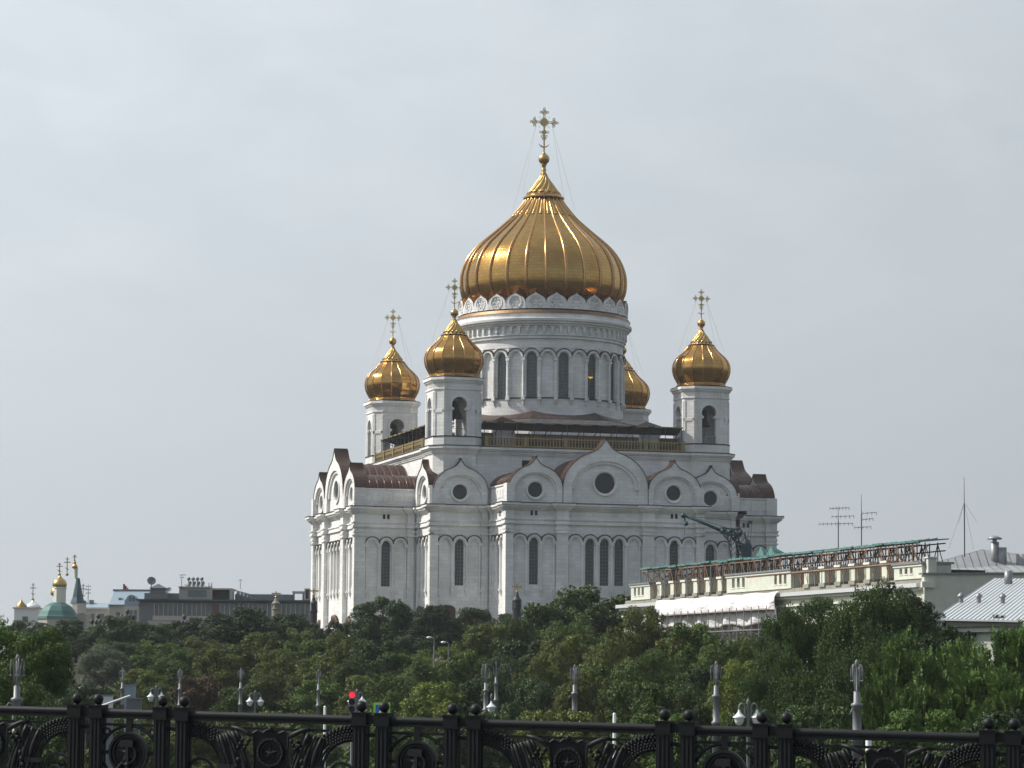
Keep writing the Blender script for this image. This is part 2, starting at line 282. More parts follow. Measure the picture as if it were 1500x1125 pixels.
    def path(s, pts, rad, mat, n=6, flat=1.0):
        pts = [Vector(p) for p in pts]; rads = rad if isinstance(rad, (list, tuple)) else [rad] * len(pts)
        vs = []; fs = []; x = None
        for i, p in enumerate(pts):
            d = (pts[min(i + 1, len(pts) - 1)] - pts[max(i - 1, 0)]).normalized()
            if x is None: x = d.orthogonal().normalized()
            x = (x - d * x.dot(d)).normalized(); y = d.cross(x)
            for j in range(n):
                a = 2 * PI * j / n; vs.append(tuple(p + (x * math.cos(a) + y * math.sin(a) * flat) * rads[i]))
        for i in range(len(pts) - 1):
            for j in range(n): fs.append((i * n + j, i * n + (j + 1) % n, (i + 1) * n + (j + 1) % n, (i + 1) * n + j))
        fs += [tuple(range(n - 1, -1, -1)), tuple(range((len(pts) - 1) * n, len(pts) * n))]
        s.add(vs, fs, mat, True)
    def sphere(s, c, r, mat, n=12, sz=1.0):
        prof = [(max(1e-3, r * math.cos(a)), c[2] + r * sz * math.sin(a)) for a in [(-PI / 2 + PI * i / (n // 2 + 2)) for i in range(n // 2 + 3)]]
        s.lathe(prof, n, mat, (c[0], c[1]))
    def build(s, name, parent=None, loc=None, recalc=True):
        me = bpy.data.meshes.new(name); me.from_pydata(s.v, [], s.f)
        for mname in s.mats: me.materials.append(M[mname])
        me.polygons.foreach_set('material_index', s.m); me.polygons.foreach_set('use_smooth', s.sm)
        if any(u is not None for u in s.uv):
            ul = me.uv_layers.new(name='UVMap'); k = 0; buf = []
            for f, u in zip(s.f, s.uv):
                for j in range(len(f)): buf += list(u[j]) if u is not None else [0, 0]
            ul.data.foreach_set('uv', buf)
        me.validate(); me.update()
        o = bpy.data.objects.new(name, me); col.objects.link(o)
        if parent is not None: o.parent = parent
        if loc is not None: o.location = loc
        return o
def RZ(deg): return Matrix.Rotation(R(deg), 4, 'Z')
def tag(o, label, cat, group=None, kind=None):
    if label: o['label'] = label
    if cat: o['category'] = cat
    if group: o['group'] = group
    if kind: o['kind'] = kind
    return o
def empty(name, loc=(0, 0, 0), rz=0.0, parent=None):
    o = bpy.data.objects.new(name, None); col.objects.link(o); o.location = loc; o.rotation_euler = (0, 0, rz); o.empty_display_size = .5
    if parent is not None: o.parent = parent
    return o
def kids(o): return [c for c in bpy.data.objects if c.parent is o]
def clone(o, parent=None, tree=None):
    """copy of a thing or part with its parts; tree: dict parent -> children prepared once"""
    c = o.copy(); col.objects.link(c)
    if parent is not None: c.parent = parent
    for ch in tree.get(o, []): clone(ch, c, tree)
    return c
def child_map():
    t = {}
    for o in bpy.data.objects:
        if o.parent is not None: t.setdefault(o.parent, []).append(o)
    return t

# ================================================================== THE CATHEDRAL
TH = 16.337
cath = empty('cathedral', (0, 561.65, 5), R(TH))
tag(cath, 'huge white stone cathedral with one big and four small golden domes rising behind the trees', 'cathedral')
A0, L0, C0, H0, B0 = 17.5, 38.6, 27.8, 26.35, 22.55
ZC = 28.0     # top of the main cornice
ST, CV, DK = 'limestone', 'limestone_carved', 'copper_dark'

def arch_pts(uc, hw, zb, zs, n=10):
    return [(uc - hw, zb), (uc + hw, zb)] + [(uc + hw * math.cos(PI * i / n), zs + hw * math.sin(PI * i / n)) for i in range(n + 1)]
def plate(mb, P, u0, u1, z0, z1, holes, d0, d1, mat):
    """wall sheet with arched openings cut through"""
    cur = u0
    for uc, hw, zb, zs in sorted(holes):
        mb.prism([(cur, z0), (uc - hw, z0), (uc - hw, z1), (cur, z1)], P, d0, d1, mat)
        if zb > z0 + .01: mb.prism([(uc - hw, z0), (uc + hw, z0), (uc + hw, zb), (uc - hw, zb)], P, d0, d1, mat)
        arc = [(uc - hw * math.cos(PI * i / 12), zs + hw * math.sin(PI * i / 12)) for i in range(13)]
        mb.prism([(uc - hw, z1)] + arc + [(uc + hw, z1)], P, d0, d1, mat)
        cur = uc + hw
    mb.prism([(cur, z0), (u1, z0), (u1, z1), (cur, z1)], P, d0, d1, mat)
def arcade(mb, P, u0, u1, n, wins, zs=21.6, zb=13.0):
    """row of n arches: archivolts, half columns, corbels and the dark flashing on top"""
    p = (u1 - u0) / n; r1 = p / 2
    for k in range(n):
        uc = u0 + p * (k + .5)
        mb.arc(uc, zs, r1 - .42, r1 - .02, 0, 180, P, 0, .42, CV, 12)
        mb.arc(uc, zs, r1 - .60, r1 - .43, 0, 180, P, 0, .22, CV, 12)
        mb.arc(uc, zs, r1 - .01, r1 + .12, 8, 172, P, 0, .55, DK, 12)
        if k not in wins: mb.arc(uc, zs, r1 - .78, r1 - .66, 0, 180, P, 0, .09, CV, 10)
    for k in range(n + 1):
        u = u0 + p * k; hw = .30 if 0 < k < n else .22
        u += .22 if k == 0 else (-.22 if k == n else 0)
        mb.tube((u, -(P + .12), zb + .6), (u, -(P + .12), zs - .5), hw * .8, None, 8, CV)
        mb.box(u - hw - .06, -P, zs - .5, u + hw + .06, -(P + .46), zs + .02, CV)
        mb.box(u - hw * .8, -P, zs - .95, u + hw * .8, -(P + .38), zs - .8, CV)
        mb.box(u - hw - .05, -P, zb + .35, u + hw + .05, -(P + .42), zb + .75, CV)
        mb.box(u - hw * .7, -P, zb - .25, u + hw * .7, -(P + .28), zb + .35, CV)
def window_mesh(hw, h, nx, nz, glass='window_glass'):
    """window centred on u=0, bottom z=0, spring h, facing -Y"""
    m_ = MB(); m_.prism(arch_pts(0, hw, 0, h), 0, -.05, 0, glass)
    for i in range(1, nx): m_.box(-hw + 2 * hw * i / nx - .03, -.002, 0, -hw + 2 * hw * i / nx + .03, -.07, h + math.sqrt(max(0, hw * hw - (hw - 2 * hw * i / nx) ** 2)), 'muntin')
    for i in range(1, nz): m_.box(-hw, -.003, h * i / nz - .03, hw, -.062, h * i / nz + .03, 'muntin')
    m_.arc(0, h, hw - .1, hw, 0, 180, 0, 0, .1, 'muntin', 10); m_.box(-hw, -.004, 0, -hw + .1, -.1, h, 'muntin'); m_.box(hw - .1, -.004, 0, hw, -.1, h, 'muntin')
    return m_
WMESH = {}
def window(kind, parent, M4):
    if kind not in WMESH:
        hw, h, nx, nz, g = {'tall': (.78, 7.2, 3, 12, 'window_glass'), 'drum': (.92, 6.9, 3, 11, 'drum_glass'), 'side': (.78, 7.2, 3, 12, 'window_glass')}[kind]
        o = window_mesh(hw, h, nx, nz, g).build('window', parent); WMESH[kind] = o.data
    else:
        o = bpy.data.objects.new('window', WMESH[kind]); col.objects.link(o); o.parent = parent
    o.matrix_basis = M4
    return o
KP = [(1, 0), (.975, .13), (.93, .25), (.86, .36), (.74, .49), (.59, .60), (.44, .675), (.31, .725), (.21, .775), (.14, .83), (.07, .92), (0, 1.02)]
def koko_pts(uc, w, z0, st, k=1.0, apex=True, zk=1.0):
    right = [(uc + w * k, z0)] + [(uc + w * k * x, z0 + st + w * k * zk * z) for x, z in KP]
    left = [(uc - w * k * x, z0 + st + w * k * zk * z) for x, z in reversed(KP[:-1])] + [(uc - w * k, z0)]
    return right + left
def kokoshnik(uc, w, st, P, T, rr, zr, parent, z0=ZC + .16, depth=2.1):
    mb = MB(T); outer = koko_pts(uc, w, z0, st)
    rin = w * .80
    inner = [(uc + rin, z0)] + [(uc + rin * math.cos(R(a)), z0 + st * .75 + rin * .80 * math.sin(R(a)) * 1.0) for a in range(0, 181, 12)] + [(uc - rin, z0)]
    # outer frame as two halves
    no_, ni = len(outer), len(inner); io = no_ // 2; ii = ni // 2
    mb.prism([inner[0]] + outer[:io + 1] + inner[ii:0:-1], P, -depth, .25, ST)
    mb.prism([inner[ii]] + outer[io:] + inner[-1:ii:-1], P, -depth, .25, ST)
    for q, dd in ((.985, .02), (.90, .14)):          # stepped archivolt
        pts2 = [(uc + rin * q * math.cos(R(a)), z0 + st * .75 + rin * q * .80 * math.sin(R(a))) for a in range(0, 181, 12)]
        pts1 = [(uc + rin * math.cos(R(a)), z0 + st * .75 + rin * .80 * math.sin(R(a))) for a in range(0, 181, 12)]
        if q < .95: pts1 = [(uc + rin * .985 * math.cos(R(a)), z0 + st * .75 + rin * .985 * .80 * math.sin(R(a))) for a in range(0, 181, 12)]
        for i in range(len(pts1) - 1): mb.prism([pts1[i], pts1[i + 1], pts2[i + 1], pts2[i]][::-1], P, -.6, .12 - dd, CV)
    # tympanum with the round opening, in two halves
    zc = ZC + zr; circ = [(uc + rr * math.sin(R(a)), zc - rr * math.cos(R(a))) for a in range(0, 361, 15)]
    nn = len(circ) // 2
    mb.prism([(uc, z0), (uc + rin, z0)] + inner[1:ii + 1] + circ[nn::-1], P, -.9, -.35, ST)
    mb.prism([inner[ii]] + inner[ii + 1:-1] + [(uc - rin, z0), (uc, z0)] + circ[:nn - 1:-1], P, -.9, -.35, ST)
    # copper cap following the ogee
    cap = koko_pts(uc, w, z0, st)[1:-1]
    for i in range(len(cap) - 1):
        a, b = Vector(cap[i]), Vector(cap[i + 1]); d = (b - a).normalized(); nrm = Vector((d.y, -d.x)) * .10
        mb.prism([tuple(a - d * .02), tuple(a + nrm - d * .05), tuple(b + nrm + d * .05), tuple(b + d * .02)][::-1], P, -depth - .12, .36, 'copper_cap')
    mb.box(uc - .14, -(P + .30), z0 + st + w * 1.0, uc + .14, -(P - depth), z0 + st + w * 1.0 + .45, 'copper_cap')
    o = mb.build('gable', parent)
    wm = MB(T)
    wm.arc(uc, zc, rr, rr + .28, 0, 360, P, -.36, -.10, CV, 24); wm.arc(uc, zc, rr - .14, rr + .02, 0, 360, P, -.7, -.25, CV, 24)
    wm.prism([(uc + rr * math.cos(R(a)), zc + rr * math.sin(R(a))) for a in range(0, 360, 15)], P, -.86, -.62, 'icon_glass')
    wm.build('round_window', o)
    return o
def barrel(mb, uc, w, h, zb, P0, P1, mat, n=12):
    """half-elliptic copper vault running back from plane P0 to plane P1 (P0 > P1)"""
    vs = []; 
    for P in (P0, P1):
        for i in range(n + 1):
            a = PI * i / n; vs.append((uc + w * math.cos(a), -P, zb + h * math.sin(a)))
    mb.add(vs, [(i, i + 1, i + 1 + n + 1, i + n + 1) for i in range(n)], mat, True)
    mb.add(vs, [tuple(range(n, -1, -1)), tuple(range(n + 1, 2 * n + 2))], mat)
    Pk = P1 + .7
    while Pk < P0:
        mb.path([(uc + (w + .02) * math.cos(PI * i / n), -Pk, zb + (h + .02) * math.sin(PI * i / n)) for i in range(n + 1)], .055, 'copper_seam', 4); Pk += 1.32
def cornice_run(mb, x0, x1, P, dz=0.0):
    """entablature and cornice along a face between x0 and x1 (returned at both ends)"""
    for z0, z1, d in ((24.5, 24.8, .30), (24.8, 25.25, .18), (25.25, 25.45, .34), (26.85, 27.05, .25), (27.05, 27.3, .5), (27.3, 27.62, .75), (27.62, 28.0, 1.0)):
        mb.box(x0 - d, -(P - .3), z0 + dz, x1 + d, -(P + d), z1 + dz, CV)
    mb.box(x0 - 1.08, -(P - 1.0), 28.0 + dz, x1 + 1.08, -(P + 1.08), 28.15 + dz, DK)
def pilaster(mb, u0, u1, P, d, z1=27.0, dz=0.0):
    mb.box(u0, -(P - .2), 0, u1, -(P + d), 24.5, ST)
    mb.box(u0 - .22, -(P - .2), 23.0, u1 + .22, -(P + d + .2), 23.25, CV); mb.box(u0 - .12, -(P - .2), 23.6, u1 + .12, -(P + d + .12), 24.0, CV)
    for z0, z1_, e in ((24.5, 24.8, .3), (24.8, 25.25, .18), (25.25, 25.45, .34), (25.45, 26.85, .06), (26.85, 27.05, .25), (27.05, 27.3, .5), (27.3, 27.62, .75), (27.62, 28.0, 1.0)):
        mb.box(u0 - e, -(P - .2), z0 + .004, u1 + e, -(P + d + e), z1_ + .004, CV)
    mb.box(u0 - 1.06, -(P - .2), 28.004, u1 + 1.06, -(P + d + 1.06), 28.14, DK)

WP = L0 - .9                # wall face behind the pilasters of an arm
# ---- one arm, facing -Y
def arm(parent, T, sides=(-1, 1)):
    mb = MB(T)
    aw = A0 - .5
    core_P = WP - .45
    mb.box(-aw + .45, -core_P, 0, aw - .45, -(H0 - 1), 27.3, ST)
    # front wall sheet with the windows cut in
    holes = [(-12.4, .78, 14.4, 21.6), (12.4, .78, 14.4, 21.6)] + [(x, .78, 14.4, 21.6) for x in (-2.58, 0, 2.58)]
    plate(mb, WP, -aw, aw, 0, 27.3, holes, -.45, 0, ST)
    for u0, u1, n, wi in ((-16.15, -8.65, 3, (1,)), (-6.45, 6.45, 5, (1, 2, 3)), (8.65, 16.15, 3, (1,))): arcade(mb, WP, u0, u1, n, wi)
    for u0, u1 in ((-17.5, -16.2), (-8.6, -6.6), (6.6, 8.6), (16.2, 17.5)): pilaster(mb, u0, u1, WP, .9)
    cornice_run(mb, -aw, aw, WP)
    for uc in (-12.4, 12.4):
        for e in (-.38, .38):
            mb.prism(arch_pts(uc + e, .22, 26.0, 26.62, 6), WP, 0, .035, 'dark_opening')
    # attic behind the gables
    mb.box(-aw, -(WP - .6), 28.1, aw, -(H0 - 1), 31.1, ST)
    o = mb.build('wall', parent)
    for sd in sides:                       # the returns of the arm
        sb = MB(T @ (RZ(-90) if sd < 0 else RZ(90)))
        P = aw
        # u runs along the side; front of the arm is at u = +L0 (left side seen from outside) or -L0
        s = 1 if sd < 0 else -1
        def U(a, b): return (min(s * a, s * b), max(s * a, s * b))
        u0, u1 = U(C0 - .3, L0 - .901)
        plate(sb, P, u0, u1, 0, 27.298, [(s * 32.9, .78, 14.4, 21.6)], -.45, 0, ST)
        a, b = U(29.2, 36.6); arcade(sb, P, a, b, 3, (1,))
        pilaster(sb, *U(36.65, L0 - .02), P, .54); pilaster(sb, *U(28.0, 29.15), P, .4)
        a, b = U(C0, L0 - .9)
        for z0, z1, d in ((24.5, 24.8, .30), (24.8, 25.25, .18), (25.25, 25.45, .34), (26.85, 27.05, .25), (27.05, 27.3, .5), (27.3, 27.62, .75), (27.62, 28.0, 1.0)):
            sb.box(a, -(P - .3), z0 - .003, b, -(P + d), z1 - .003, CV)
        sb.box(a, -(P - 1), 27.997, b, -(P + 1.08), 28.147, DK)
        for e in (-.38, .38): sb.prism(arch_pts(s * 32.9 + e, .22, 26.0, 26.62, 6), P, 0, .035, 'dark_opening')
        # attic parapet with sunk panels
        a, b = U(H0, L0 - .7); sb.box(a, -(P - .8), 28.14, b, -(P + .12), 31.0, ST)
        sb.box(a, -(P - .8), 31.0, b, -(P + .3), 31.25, CV)
        k = 28.2
        while k < 36:
            aa, bb = U(k, k + 1.5); sb.box(aa, -(P + .12), 29.0, bb, -(P + .2), 30.5, CV); k += 1.9
        a, b = U(36.7, L0 + .1); sb.box(a, -(P - .9), 28.142, b, -(P + .45), 31.3, ST)
        sb.build('side_wall', parent)
        window('side', parent, T @ (RZ(-90) if sd < 0 else RZ(90)) @ Matrix.Translation((s * 32.9, -(P - .32), 14.4)))
    for x in (-12.4, -2.58, 0, 2.58, 12.4): window('tall', parent, T @ Matrix.Translation((x, -(WP - .32), 14.4)))
    kokoshnik(0, 7.45, 3.3, L0 - .45, T, 1.92, 3.7, parent)
    for uc in (-12.25, 12.25): kokoshnik(uc, 4.62, 2.75, L0 - .45, T, 1.42, 2.3, parent)
    rb = MB(T)
    barrel(rb, 0, 7.2, 5.5, 31.15, L0 - 2.3, H0 - .5, 'copper_side')
    for uc in (-12.25, 12.25): barrel(rb, uc, 4.75, 2.75, 31.13, L0 - 2.3, H0 - .5, 'copper_side')
    rb.build('roof', parent)
    # portals with bronze reliefs
    for uc, hw in ((0, 2.0), (-12.4, 1.5), (12.4, 1.5)):
        db = MB(T)
        db.arc(uc, 5.2, hw, hw + .5, 0, 180, WP, 0, .8, CV, 14); db.arc(uc, 5.2, hw + .5, hw + .95, 0, 180, WP, 0, .55, CV, 14)
        for sx in (-1, 1): db.box(uc + sx * hw, -WP, 0, uc + sx * (hw + .9), -(WP + .7), 5.2, CV)
        db.prism(arch_pts(uc, hw, 0, 5.2), WP, 0, .06, 'bronze_relief')
        d_ = db.build('portal', parent)
        rl = MB(T); rnd = random.Random(int(uc * 10) + 3)
        for i in range(34):
            a = R(8 + 164 * i / 33); rr_ = hw + 1.5 + rnd.uniform(-.35, .6)
            x, z = uc + rr_ * math.cos(a), 5.2 + rr_ * math.sin(a) * 1.05
            rl.sphere((x, -(WP + .35), z), rnd.uniform(.28, .5), 'bronze_relief', 6, 1.5)
        for sx in (-1, 1):
            for i in range(5):
                rl.tube((uc + sx * (hw + 1.5) + rnd.uniform(-.2, .2), -(WP + .4), .8 + i * 1.0), (uc + sx * (hw + 1.5), -(WP + .4), 2.2 + i * 1.0), .42, .24, 6, 'bronze_relief')
        rl.build('relief', d_)
    return o

# ---- corner block between the arms (front-left one: x in -C0..-A0, y = -C0)
def corner(parent, T):
    """T maps the front-left corner block; it has a front face (facing -Y) and a left face (facing -X)"""
    P = C0 - .5
    mb = MB(T)
    q = .45
    mb.box(-(P - q), -(P - q), 0, -A0 + 2, -A0 + 2, 27.296, ST)
    mb.box(-(P - .6), -(P - .6), 28.0, -A0 + 2, -A0 + 2, 31.08, ST)
    o = mb.build('wall', parent)
    for k, (Tk, s) in enumerate(((T, 1), (T @ RZ(-90), -1))):
        # on the front face u runs from -C0 to -A0; on the left face from +A0 to +C0
        def U(a, b): return (min(-s * a, -s * b), max(-s * a, -s * b))
        fb = MB(Tk)
        e0, e1 = U(A0 - .4, P - (.001 if k == 0 else .45)); uc = -s * B0
        plate(fb, P, e0, e1, 0, 27.29 + k * .002, [(uc, .78, 14.4, 21.6)], -q, 0, ST)
        a, b = U(18.75, 26.3); arcade(fb, P, a, b, 3, (1,))
        pilaster(fb, *U(26.4, C0 - (0 if k == 0 else .02)), P, .5); pilaster(fb, *U(17.6, 18.7), P, .3)
        for z0, z1, d in ((24.5, 24.8, .30), (24.8, 25.25, .18), (25.25, 25.45, .34), (26.85, 27.05, .25), (27.05, 27.3, .5), (27.3, 27.62, .75), (27.62, 28.0, 1.0)):
            a, b = U(A0 + .3, P + (d if k == 0 else -.001)); fb.box(a, -(P - .3), z0 - .005 - k * .002, b, -(P + d), z1 - .005 - k * .002, CV)
        a, b = U(A0 + .3, P + (1.08 if k == 0 else -.001)); fb.box(a, -(P - 1), 27.993, b, -(P + 1.08), 28.143, DK)
        # attic piers beside the gable
        a, b = U(26.9, C0 + .1); fb.box(a, -(P - .9 - .01 * k), 28.144, b, -(P + .4), 31.3, ST)
        a, b = U(17.7, 18.3); fb.box(a, -(P - .9), 28.144, b, -(P + .1), 31.2, ST)
        # dark bronze reliefs above the plinth
        fb.build('side_wall', parent)
        window('tall', parent, Tk @ Matrix.Translation((uc, -(P - .32), 14.4)))
        rl = MB(Tk)
        rnd = random.Random(5 + k)
        for cx in (uc - 2.4, uc + 2.9):
            w_ = 1.75; hh = 11.0 if cx < uc else 10.5
            pts = [(cx - w_, 5.5), (cx + w_, 5.5), (cx + w_, hh - .7)] + [(cx + w_ * math.cos(R(a)), hh - .7 + .7 * math.sin(R(a)) + rnd.uniform(-.12, .12)) for a in range(15, 180, 15)] + [(cx - w_, hh - .7)]
            rl.prism(pts, P, .02, .45, 'bronze_relief')
            for i in range(16): rl.sphere((cx + rnd.uniform(-1.4, 1.4), -(P + .5), rnd.uniform(6, hh - .6)), rnd.uniform(.25, .5), 'bronze_relief', 6, 1.6)
        rl.build('relief', parent)
        g = kokoshnik(uc, 4.72, 2.75, C0 - .1 - .006 * k, Tk, 1.42, 2.3, parent, z0=ZC + .155)
    rb = MB(T); barrel(rb, -B0, 4.7, 3.0, 31.1, C0 - 2.2, H0 - 1.5, 'copper_side'); rb.T = T @ RZ(-90); barrel(rb, B0, 4.7, 3.0, 31.12, C0 - 2.2, H0 - 1.5, 'copper_side')
    rb.build('roof', parent)
    return o

I4 = Matrix.Identity(4)
arm(cath, I4); corner(cath, I4)
first = [o for o in bpy.data.objects if o.parent is cath]
tree = child_map()
for k in range(1, 4):
    for o in first:
        c = clone(o, cath, tree); c.matrix_basis = RZ(90 * k) @ o.matrix_basis

# ---- upper block with chamfered corners
CH = 1.5
def oct_pts(cx, cy, w, ch): return [(cx - w + ch, cy - w), (cx + w - ch, cy - w), (cx + w, cy - w + ch), (cx + w, cy + w - ch), (cx + w - ch, cy + w), (cx - w + ch, cy + w), (cx - w, cy + w - ch), (cx - w, cy - w + ch)]
ub = MB()
HB = B0 + 4.2
ub.hprism(oct_pts(0, 0, H0, CH), 27, 36.9, ST)
for z0, z1, d in ((36.9, 37.15, .2), (37.15, 37.5, .35), (37.5, 37.75, .6), (37.75, 38.15, .85)): ub.hprism(oct_pts(0, 0, H0 + d, CH + d * .6), z0, z1, CV)
ub.hprism(oct_pts(0, 0, H0 + .9, CH + .5), 38.15, 38.3, DK)
for sx in (-1, 1):
    for sy in (-1, 1):
        ub.hprism(oct_pts(sx * B0, sy * B0, 4.32, CH), 26.8, 36.905, ST)
        for z0, z1, d in ((36.9, 37.15, .2), (37.15, 37.5, .35), (37.5, 37.75, .6), (37.75, 38.15, .85)): ub.hprism(oct_pts(sx * B0, sy * B0, 4.32 + d, CH + d * .6), z0 + .003, z1 + .003, CV)
        ub.hprism(oct_pts(sx * B0, sy * B0, 4.32 + .9, CH + .5), 38.153, 38.305, DK)
ub.build('upper_wall', cath)
vb = MB(); vb.box(-11.3, -(H0 - .3), 34.6, -9.9, -(H0 + .03), 36.1, 'dark_opening'); vb.arc(0, 0, .1, .2, 0, 10, 0, 0, .01, 'dark_opening', 1)
vb = MB(); vb.box(-11.3, -(H0 - .3), 34.6, -9.9, -(H0 + .03), 36.1, 'dark_opening'); vb.box(-11.5, -(H0 - .2), 34.4, -9.7, -(H0 + .1), 34.6, CV); vb.build('vent', cath)

# ---- gallery railing and canopy along the four sides
def gallery(parent, T):
    rb = MB(T); P = H0 + .3
    x0, x1 = -B0 + 4.5, B0 - 4.5
    n = 5; pitch = (x1 - x0) / n
    for z0, z1, dpt, mt in ((38.32, 38.55, .15, 'gold_old'), (39.75, 39.92, .12, 'gold_old')): rb.box(x0, -(P - dpt), z0, x1, -(P + dpt), z1, mt)
    for k in range(n + 1):
        x = x0 + pitch * k; x = min(max(x, x0 + .35), x1 - .35)
        rb.box(x - .33, -(P - .22), 38.31, x + .33, -(P + .22), 40.1, 'gold_paint')
    nb = 128
    for k in range(nb):
        x = x0 + (x1 - x0) * (k + .5) / nb
        rb.box(x - .075, -(P - .05), 38.55, x + .075, -(P + .05), 39.75, 'gold_old' if k % 2 else 'copper_dark')
        rb.sphere((x, -P, 39.2 if k % 2 else 39.45), .12, 'gold_old', 4)
        if k % 2: rb.tube((x, -P, 39.92), (x, -P, 40.2), .1, .02, 4, 'gold_old')
    rb.build('balustrade', parent)
    wb = MB(T); wb.box(x0 - .5, -(H0 - 4.7), 38.3, x1 + .5, -(H0 - 5.1), 41.1, 'gallery_wall'); wb.build('gallery_wall', parent)
    cb = MB(T)
    ya, yb = -(H0 - .6), -(H0 - 4.4)
    cb.add([(x0, ya, 42.7), (x1, ya, 42.7), (x1, yb, 41.7), (x0, yb, 41.7), (x0, ya, 42.55), (x1, ya, 42.55), (x1, yb, 41.55), (x0, yb, 41.55)], [(0, 1, 2, 3), (7, 6, 5, 4), (4, 5, 1, 0), (5, 6, 2, 1), (6, 7, 3, 2), (7, 4, 0, 3)], 'copper_dark')
    k = x0
    while k < x1 - 1:
        cb.box(k + .3, ya - .06, 42.5, min(k + 2.5, x1), ya + .02, 42.72, 'gold_paint'); k += 3.4
    for k in range(13):
        x = x0 + .2 + (x1 - x0 - .4) * k / 12
        cb.tube((x, ya + .15, 38.3), (x, ya + .15, 42.55), .06, None, 5, 'copper_dark'); cb.tube((x, yb - .15, 38.3), (x, yb - .15, 41.2), .06, None, 5, 'copper_dark')
        cb.box(x - .05, ya + .02, 42.3, x + .05, ya + .12, 42.5, 'copper_dark'); cb.tube((x, ya + .1, 42.45), (x, yb - .1, 41.05), .07, None, 4, 'copper_dark')
    cb.build('canopy', parent)
gallery(cath, I4)
first = [o for o in cath.children if o.name.startswith(('balustrade', 'canopy', 'gallery_wall'))]
for k in range(1, 4):
    for o in first: c = clone(o, cath, {}); c.matrix_basis = RZ(90 * k)

# ---- octagonal foot of the drum and its copper skirt
fb = MB()
def regoct(r, off=22.5): return [(r * math.cos(R(off + 45 * i)), r * math.sin(R(off + 45 * i))) for i in range(8)]
fb.hprism(regoct(18.3), 38.3, 43.9, ST); fb.hprism(regoct(18.6), 43.9, 44.25, CV)
fb.build('drum_base', cath)
sk = MB(); nseg = 64; vs = []
for j in range(nseg):
    a = 2 * PI * j / nseg; t = (math.degrees(a) - 22.5) % 45; ap = 18.85 * math.cos(R(22.5)) / math.cos(R(t - 22.5))
    edge = abs(t - 22.5) / 22.5
    vs.append((ap * math.cos(a), ap * math.sin(a), 44.27)); vs.append((14.9 * math.cos(a), 14.9 * math.sin(a), 45.2 + .7 * edge ** 2))
sk.add(vs, [(2 * j, (2 * j + 2) % (2 * nseg), (2 * j + 3) % (2 * nseg), 2 * j + 1) for j in range(nseg)] + [tuple(2 * j for j in range(nseg - 1, -1, -1))], 'copper')
sk.build('skirt_roof', cath)
# little pyramid skylights on the terrace
for sgn in (-1, 1):
    pb = MB(); cx, cy = 13.2 * sgn, -20.2
    pb.box(cx - 1.9, cy - 1.6, 38.3, cx + 1.9, cy + 1.6, 43.0, ST)
    pb.add([(cx - 2.4, cy - 2, 43.0), (cx + 2.4, cy - 2, 43.0), (cx + 2.4, cy + 2, 43.0), (cx - 2.4, cy + 2, 43.0), (cx, cy, 44.1)], [(0, 1, 4), (1, 2, 4), (2, 3, 4), (3, 0, 4), (3, 2, 1, 0)], 'copper_dark')
    pb.build('stair_turret', cath)

# ---- drum
RD = 14.55; NA = 32
db = MB(); RS = 'limestone_round'
off_win = 90 / 1.0
def rad(a): return RZ(math.degrees(a) + 90)   # frame whose outward side (-Y) points along angle a
db.lathe([(RD, 45.0), (RD, 47.9), (RD, 48.2)], 96, RS, smooth=True)
db.lathe([(RD - .55, 48.2), (RD - .55, 56.6)], 96, RS)
db.lathe([(RD, 57.2), (RD, 58.7), (RD + .35, 58.85), (RD + .35, 59.0), (RD + .2, 59.05), (RD + .2, 59.25), (RD + .55, 59.4), (RD + .55, 59.55), (RD + .25, 59.6), (RD + .25, 61.0), (RD + .75, 61.1), (RD + .85, 61.35), (RD + 1.15, 61.5), (RD + 1.2, 61.75), (RD + 1.55, 61.9), (RD + 1.62, 62.3), (RD + 1.55, 62.45), (RD + 1.2, 62.5), (RD + 1.2, 63.0), (RD + 1.35, 63.2)], 128, RS, smooth=False)
db.lathe([(RD + 1.35, 63.2), (RD + 1.35, 63.3), (RD + .95, 63.85), (RD + .6, 64.1), (RD - .5, 64.12)], 128, 'gold_dull', smooth=False)
db.lathe([(RD + .02, 48.15), (RD + .18, 48.2), (RD + .18, 48.36), (RD - .5, 48.4)], 96, DK, smooth=False)
WOFF = (-7.6 - TH) ; WIN0 = -90 - TH - 7.6  # first window seen 7.6 degrees left of centre
pitch = 2 * PI / NA; hwid = RD * math.tan(pitch / 2)
